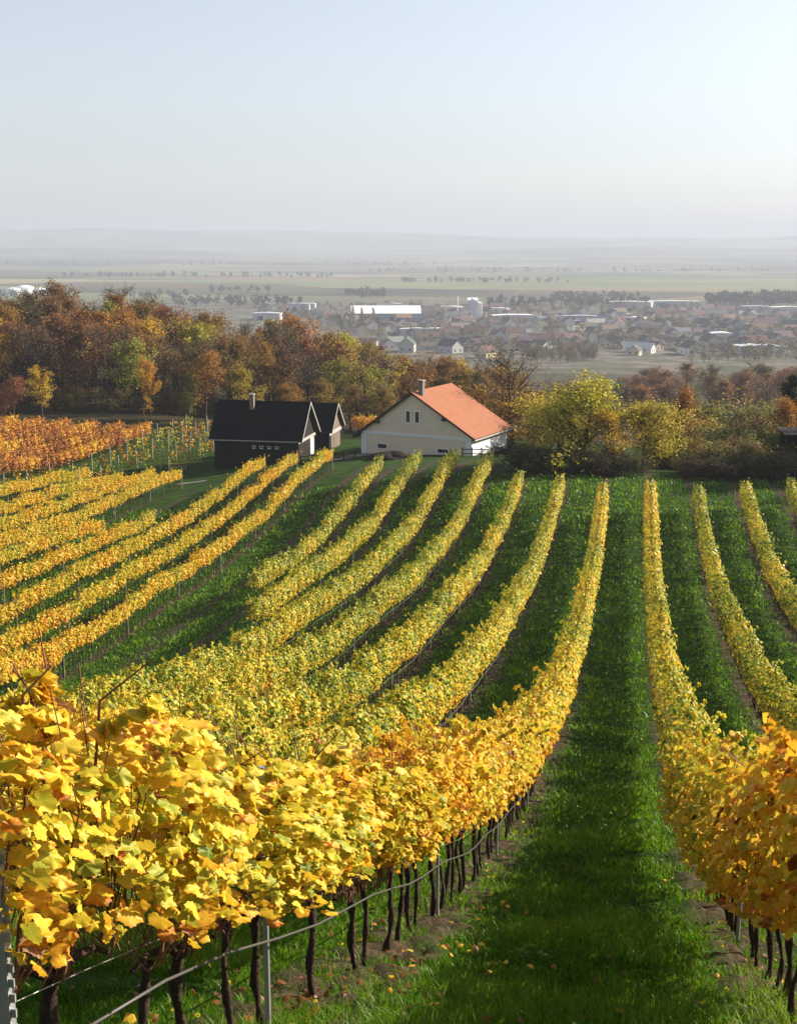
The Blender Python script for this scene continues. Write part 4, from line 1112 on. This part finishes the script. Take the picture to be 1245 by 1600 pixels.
def thicket():
    r = np.random.default_rng(17)
    for i in range(58):
        u = float(r.uniform(1040, 1262)); Y = float(r.uniform(84, 112))
        vt = 702 - (Y - 84) * 2.5 + r.normal(0, 9)
        if u > 1190 and Y < 90: vt = max(vt, 708)
        col = [(.15, .16, .05), (.24, .25, .05), (.40, .36, .045), (.19, .11, .05), (.11, .15, .045), (.28, .21, .05)][int(r.integers(0, 6))]
        solo('shrub', SHRUB[int(r.integers(0, 3))], u, vt, Y, col, 'tangled autumn shrub in the thicket below the hunting stand', 'shrub', 1.3, 'shrubs of the thicket')
    for i in range(34):   # low bushes before the trees, edge shade painted into their dark leaf colours
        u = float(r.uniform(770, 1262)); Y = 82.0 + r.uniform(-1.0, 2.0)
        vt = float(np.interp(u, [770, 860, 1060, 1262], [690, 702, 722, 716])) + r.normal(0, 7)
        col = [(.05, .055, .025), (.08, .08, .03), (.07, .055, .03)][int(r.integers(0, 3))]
        solo('shrub', SHRUB[int(r.integers(0, 3))], u, vt, Y, col, 'low shade-coloured bush in the shaded edge between lawn and yellow trees', 'shrub', 1.5, 'dark bushes of the shaded edge')
    for i, (x, y, h) in enumerate([(13.5, 86.5, 6.5), (16.5, 84, 8.0), (20.5, 86, 9), (24, 83, 9.5), (28, 86, 9)]):   # the same hedge line goes on beyond the frame and shades the lawn
        plant('small_tree', BIG[i % 3], x, y, h, (.25, .2, .03), 'tree of the hedge line beyond the hunting stand', 'tree', 'hedge line trees beyond the hunting stand')
    for i in range(52):   # hazy wood in the hollow
        u = float(r.uniform(955, 1275)); Y = float(r.uniform(215, 330))
        vt = float(np.interp(u, [955, 1010, 1100, 1275], [590, 572, 562, 560])) + (330 - Y) * .30 + r.normal(0, 5)
        col = [RUST, BROWN, (.19, .11, .05), GREEN, GREYB, (.30, .15, .05)][int(r.integers(0, 6))]
        solo('oak_tree', (OAKS + BARE[:2])[int(r.integers(0, 8))], u, vt, Y, col, 'hazy brown tree of the wood in the hollow beyond the yellow trees', 'tree', 1.5, 'trees of the hollow wood')
    for i in range(30):   # low greenish bushes on the slope before that wood
        u = float(r.uniform(1060, 1270)); Y = float(r.uniform(118, 175))
        vt = 660 - (Y - 118) * .55 + r.normal(0, 4)
        solo('shrub', SHRUB[int(r.integers(0, 3))], u, vt, Y, [(.13, .14, .04), (.20, .18, .05), (.15, .10, .05)][int(r.integers(0, 3))], 'greenish bush on the slope behind the thicket', 'shrub', 1.8, 'greenish bushes behind the thicket')
thicket()

# ---------------------------------------------------------------- the town in the plain
M_TOWNWALL = plain('town_wall', (0.58, 0.55, 0.50), .9, .2, var=.12, scale=.3)
def obj_col_mat(name, rough=.85):
    t = NT(name); oi = t.n('ShaderNodeObjectInfo')
    c = t.mix(t.math('MULTIPLY', t.noise(t.obj(), .5, 4, .6), .16), oi.outputs['Color'], (.1, .09, .08))
    return t.done(t.bsdf(c, rough, .2))
M_TROOF = obj_col_mat('town_roof'); M_TWALL = obj_col_mat('town_wall_paint')
def town_house_meshes(w, l, h, rise):
    g = Geo(); g.prism([(-w/2, 0, -2), (w/2, 0, -2), (w/2, 0, h), (0, 0, h + rise), (-w/2, 0, h)], (0, l, 0)); wall = g.mesh('wall', M_TWALL)
    g = Geo(); o = .5
    k = rise / (w / 2)
    g.slab([(w/2 + o, -o, h - o*k + .12), (w/2 + o, l + o, h - o*k + .12), (0, l + o, h + rise + .12), (0, -o, h + rise + .12)], .2)
    g.slab([(-w/2 - o, l + o, h - o*k + .12), (-w/2 - o, -o, h - o*k + .12), (-.003, -o, h + rise + .115), (-.003, l + o, h + rise + .115)], .2); roof = g.mesh('roof', M_TROOF)
    wins = []
    for sx in (-w/4, w/4):
        g = Geo(); g.box((sx - .55, -.06, 1.2), (sx + .55, -.004, 2.6)); wins.append(g.mesh('window', M_DARKGLASS))
    for sy in (l * .25, l * .7):
        g = Geo(); g.box((w/2 + .004, sy - .6, 1.2), (w/2 + .06, sy + .6, 2.5)); wins.append(g.mesh('window', M_DARKGLASS))
        g = Geo(); g.box((-w/2 - .06, sy - .6, 1.2), (-w/2 - .004, sy + .6, 2.5)); wins.append(g.mesh('window', M_DARKGLASS))
    return wall, roof, wins
TH = [town_house_meshes(9, 12, 4.0, 3.6), town_house_meshes(8, 10, 3.4, 3.4), town_house_meshes(10, 15, 5.2, 4.0), town_house_meshes(8.5, 18, 3.6, 3.2)]
def town_house(x, y, rz, kind, roofc, wallc, label, group=None, s=1.0):
    wall, roof, wins = TH[kind]
    root = thing('town_house', label, 'house', (x, y, hz(x, y)), rz, group); root.scale = (s, s, s)
    a = link('wall', wall, root); a.color = (*wallc, 1)
    b = link('roof', roof, root); b.color = (*roofc, 1)
    if math.hypot(x, y) < 820:
        for w in wins: link('window', w, a)
    return root
RTILE, RDARK, RGREY, RORG = (.15, .105, .09), (.09, .085, .09), (.26, .25, .26), (.20, .13, .105)  # roof colours muted and lightened to stand in for thicker haze
WW, WC, WG = (.72, .70, .66), (.62, .50, .34), (.45, .44, .43)
def town():
    r = np.random.default_rng(23)
    for u, v, rz, kind, rc, wc, lb in [
        (1085, 556, .35, 2, RDARK, WW, 'white gabled house with dark roof above the green field at the town edge'),
        (988, 556, -.2, 1, RDARK, WC, 'ochre house with dark roof on the near edge of town'),
        (1020, 552, 1.2, 3, (.55, .55, .56), WW, 'long pale-roofed house between the ochre and the white gabled house'),
        (750, 560, -.5, 0, (.12, .07, .06), (.66, .58, .36), 'pale yellow house just above the wood behind the farmhouse'),
        (715, 553, .9, 2, (.10, .08, .08), WG, 'dark-roofed house beside the pale yellow one at the wood'),
        (725, 543, 1.3, 0, (.40, .26, .22), WC, 'house with a pinkish roof at the near edge of town'),
        (855, 548, .8, 3, (.12, .09, .08), WW, 'long white house half hidden behind the walnut tree'),
        (1208, 556, .3, 1, RDARK, WW, 'small white gabled house at the town edge by the picture border'),
        (1168, 545, .5, 0, RDARK, WG, 'grey house among dark trees near the picture border')]:
        x, y, z = ground_at(u, v); town_house(x, y, rz, kind, rc, wc, lb, None, .82)
    n = 0; used = []
    for i in range(1500):
        u = float(r.uniform(390, 1262)); v = float(480 + 72 * r.random() ** .85)
        if v > 556 - max(0, 640 - u) * .3: continue
        if v > 548 and 930 < u < 1060: continue
        x, y, z = ground_at(u, v)
        if any((x - a) ** 2 + (y - b) ** 2 < 9.5 ** 2 for a, b in used): continue
        used.append((x, y)); q = r.random()
        kind = int(r.integers(0, 4)); rz = float(r.choice([.25, 1.82, .5, 2.07]) + r.normal(0, .12))
        rc, word = (RTILE, 'red-brown') if q < .48 else ((RDARK, 'dark') if q < .78 else ((RGREY, 'grey') if q < .9 else (RORG, 'orange')))
        wc = (WW, WG, WC, WG)[int(r.integers(0, 4))]
        rc = tuple(c * r.uniform(.8, 1.25) for c in rc)
        town_house(x, y, rz, kind, rc, wc, f'small pale house with {word} roof inside the hazy valley town', f'{word} roofed houses of the valley town', float(r.uniform(.62, .9)))
        n += 1
        if n >= 286: break
    return used
USED = town()
def hall(u, v, w, l, h, rz, roofc, wallc, label, name='industrial_hall', cat='hall', group=None, rise=.6):
    x, y, z = ground_at(u, v); root = thing(name, label, cat, (x, y, z), rz, group)
    g = Geo(); g.box((-w/2, -l/2, -2), (w/2, l/2, h)); a = g.build('wall', M_TWALL, root); a.color = (*wallc, 1)
    g = Geo(); g.prism([(-w/2 - .4, -l/2 - .4, h + .05), (w/2 + .4, -l/2 - .4, h + .05), (w/2 + .4, -l/2 - .4, h + .35), (0, -l/2 - .4, h + .35 + rise), (-w/2 - .4, -l/2 - .4, h + .35)], (0, l + .8, 0))
    b = g.build('roof', M_TROOF, root); b.color = (*roofc, 1)
    g = Geo(); g.box((-w * .3, -l/2 - .08, -.2), (-w * .12, -l/2 - .004, h * .65)); g.build('door', M_DARKGLASS, root)
    return root
WHT = (.85, .85, .85)
x, y, z = ground_at(601, 503); wh = thing('warehouse', 'big warehouse with a dazzling white pitched roof at the town edge', 'warehouse', (x, y, z), .20)
g = Geo(); g.prism([(-28, -20, -2), (-28, 20, -2), (-28, 20, 7.5), (-28, 0, 12.4), (-28, -20, 7.5)], (56, 0, 0)); a = g.build('wall', M_TWALL, wh); a.color = (.26, .33, .42, 1)
g = Geo(); g.slab([(-28.6, -20.8, 7.45), (28.6, -20.8, 7.45), (28.6, 0, 12.65), (-28.6, 0, 12.65)], .3); g.slab([(28.6, 20.8, 7.45), (-28.6, 20.8, 7.45), (-28.6, .004, 12.65), (28.6, .004, 12.65)], .3)
b = g.build('roof', M_TROOF, wh); b.color = (.9, .9, .9, 1)
for q in range(4):
    g = Geo(); g.box((-22 + q * 13, -20.1, -.2), (-17.5 + q * 13, -20.004, 4.6)); g.build('door', M_DARKGLASS, wh)
for i_, (u, v, w, l, h, rc, lb) in enumerate([(470, 487, 26, 20, 8, (.35, .40, .48), 'blue-grey hall left of the white warehouse by the poplars'), (487, 487, 10, 9, 8, WHT, 'small white cube building beside the blue-grey hall'), (418, 500, 30, 20, 6, (.5, .52, .55), 'low grey hall at the rim of the wood'),
        (612, 482, 24, 12, 5, WHT, 'low white hall behind the big warehouse'), (705, 487, 26, 14, 5, WHT, 'low white hall beside the silo tower'), (775, 490, 28, 14, 5, WHT, 'white hall just past the silo tower'), (800, 503, 46, 16, 6, WHT, 'long white-roofed hall below the silo tower'),
        (985, 480, 56, 18, 6, WHT, 'long white hall in the far industrial strip'), (1050, 479, 70, 14, 6, WHT, 'longest white hall of the far strip, with a thin mast'), (970, 500, 34, 14, 5, WHT, 'white flat hall in the middle of the town'), (990, 506, 22, 12, 5, WHT, 'small white-roofed hall below the other flat one'),
        (905, 503, 50, 16, 5, (.42, .48, .55), 'bluish flat hall in the middle of the town'), (940, 503, 24, 12, 5, (.6, .62, .64), 'pale flat hall beside the bluish one'), (1228, 493, 40, 16, 8, WHT, 'white hall at the picture border'), (1180, 488, 40, 14, 6, (.5, .52, .55), 'grey hall near the white one at the picture border'),
        (1180, 553, 30, 14, 5, WHT, 'white flat-roofed building at the near edge of town'), (1125, 537, 16, 12, 7, WHT, 'white cube house with dark windows above the white gabled house'), (1170, 516, 18, 10, 4, WHT, 'small bright roof among trees near the picture border'), (650, 523, 30, 10, 4, (.6, .62, .66), 'long pale roof just above the brown wood'), (680, 523, 22, 10, 4, WHT, 'white roof just above the brown wood')]):
    hall(u, v, w * .75, l * .8, h * .85, random.uniform(-.2, .35), tuple(c * .8 for c in rc) if i_ % 2 else rc, (.5, .5, .52), lb)
# silo tower with its sloping conveyor
x, y, z = ground_at(742, 495); silo = thing('silo_tower', 'tall white silo tower with a slanting conveyor in the town', 'silo tower', (x, y, z), .1)
M_TW = plain('tower_white', (.82, .82, .82), .7, .3, var=.05, scale=.2)
g = Geo(); g.box((-6.5, -5, -2), (2.0, 5, 14)); g.build('tower', plain('tower_grey', (.42, .46, .52), .8, .2, var=.1, scale=.3), silo)
g = Geo(); g.box((2.6, -2, -2), (6, 2, 12.5)); g.build('stair_tower', M_TW, silo)
g = Geo(); g.slab([(-6.7, -5.2, 14.3), (2.2, -5.2, 14.3), (2.2, 5.2, 16), (-6.7, 5.2, 16)], .6); g.build('roof', M_TW, silo)
g = Geo(); g.tube([(-3, -5.6, 15.6), (4.4, -3.2, 11)], 1.1, 8); g.build('conveyor', M_TW, silo)
g = Geo(); g.tube([(-16, 6, -1), (-16, 6, 17)], .45, 6); tag(g.build('mast', M_TW), 'thin pale mast beside the silo tower', 'mast').location = (x, y, z)
# white storage tanks far left of the town
for i, (u, v, s) in enumerate([(22, 460, 10), (40, 459, 12.5), (64, 460, 10)]):
    x, y, z = ground_at(u, v); root = thing('storage_tank', ['white domed storage tank, first of three above the wood', 'white domed storage tank, largest of three above the wood', 'white domed storage tank standing off from the other two'][i], 'tank', (x, y, z))
    g = Geo(); g.tube([(0, 0, -2), (0, 0, s * .55)], s, 24); g.build('tank_wall', M_TW, root)
    g = Geo(); g.tube([(0, 0, s * .56), (0, 0, s * .72), (0, 0, s * .82), (0, 0, s * .88)], [s * 1.02, s * .8, s * .5, s * .05], 24); g.build('dome', M_TW, root)
for u, v in [(547, 507), (552, 508), (566, 512), (584, 512)]:
    x, y, z = ground_at(u, v); plant('poplar_tree', POPLAR[0], x, y, random.uniform(13, 16), (.30, .22, .10), 'slim poplar before the white warehouse', 'tree', 'poplars before the warehouse', 1.1)

def clump_mass(name, spots, label, cat, leaf=1.0, per=90, seed=0, colors=((.10, .085, .05), (.16, .11, .05), (.05, .06, .03), (.20, .15, .06))):
    """many distant trees that read as one mass: each a trunk and a crown of leaf clumps, in one object"""
    r = np.random.default_rng(seed); Vs = []; Ps = []; tn = []; n = 0
    g = Geo()
    for x, y, h in spots:
        z = hz(x, y); k = per; cw = h * r.uniform(.28, .42)
        d = r.normal(0, 1, (k, 3)); d /= np.linalg.norm(d, axis=1, keepdims=True)
        C = d * (r.uniform(.35, 1, k) ** .5)[:, None] * np.array([cw, cw, h * .42]) + np.array([x, y, z + h * .56])
        V, P, t, uv = leaves_from(2, C, d + r.normal(0, .5, (k, 3)), r.normal(0, 1, (k, 3)), leaf * h / 9 * r.uniform(.6, 1.3, k), np.clip(r.uniform(0, 1) + r.normal(0, .10, k), 0, 1), r)
        Vs.append(V); Ps.append(P[0] + n); n += len(V); tn.append(t)
        g.tube([(x, y, z - 1), (x, y, z + h * .6)], [h * .025, h * .012], 4, cap=False)
    t = NT(name + '_leaves'); c = t.ramp(t.attr('tone'), [(i / (len(colors) - 1), q) for i, q in enumerate(colors)])
    o = link(name, np_mesh(name, np.concatenate(Vs), [np.concatenate(Ps)], t.done(t.leafy(c, .25, .8, .1)), {'tone': np.concatenate(tn)}))
    tag(o, label, cat, None, 'stuff'); g.build('trunk', M_TRUNK, o)
def masses():
    r = np.random.default_rng(51); sp = []
    for i in range(1300):
        u = float(r.uniform(370, 1280)); v = float(478 + 84 * r.random())
        if v > 552 - max(0, 700 - u) * .2 and u < 930: continue
        if 925 < u < 1080 and v > 549: continue
        x, y, z = ground_at(u, v)
        if any((x - a) ** 2 + (y - b) ** 2 < 8 ** 2 for a, b in USED): continue
        sp.append((x, y, float(r.uniform(4, 8.5))))
    for i in range(150):
        u = float(r.choice([r.uniform(815, 935), r.uniform(1070, 1280)])); x, y, z = ground_at(u, float(r.uniform(551, 568))); sp.append((x, y, float(r.uniform(4, 7.5))))
    clump_mass('town_trees', sp, 'hazy autumn trees and garden hedges between the houses of the valley town', 'trees', .75, 60, 1)
    sp = []
    for (u0, u1, v0, v1, n, h) in [(1105, 1280, 470, 479, 170, 12), (270, 470, 472, 480, 60, 9), (760, 1010, 474, 481, 110, 9), (540, 600, 458, 466, 40, 9), (860, 1000, 466, 470, 40, 9), (0, 300, 462, 468, 50, 9), (330, 420, 455, 458, 24, 9), (620, 900, 440, 443, 60, 10), (100, 520, 432, 435, 70, 11), (560, 1240, 424, 426, 90, 12), (0, 700, 414, 416, 90, 13)]:
        for i in range(n):
            u = float(r.uniform(u0, u1)); x, y, z = ground_at(u, float(r.uniform(v0, v1))); sp.append((x, y, h * float(r.uniform(.6, 1.2))))
    clump_mass('distant_woods', sp, 'dark hazy woods and tree lines scattered over the far plain', 'woods', 1.5, 26, 2, ((.03, .04, .022), (.05, .05, .03), (.09, .07, .04)))
masses()

# ---------------------------------------------------------------- the air
t = NT('haze_air'); pv = t.n('ShaderNodeVolumePrincipled')
pv.inputs['Color'].default_value = (0.52, 0.57, 0.69, 1); pv.inputs['Density'].default_value = 0.00028; pv.inputs['Anisotropy'].default_value = 0.1
o_ = t.n('ShaderNodeOutputMaterial'); t.t.links.new(pv.outputs[0], o_.inputs['Volume'])
g = Geo(); g.box((-12500, -12500, -150), (12500, 12500, 175))
hz_o = g.build('haze', t.m); tag(hz_o, 'pale autumn haze lying over the plain', None, None, 'stuff')
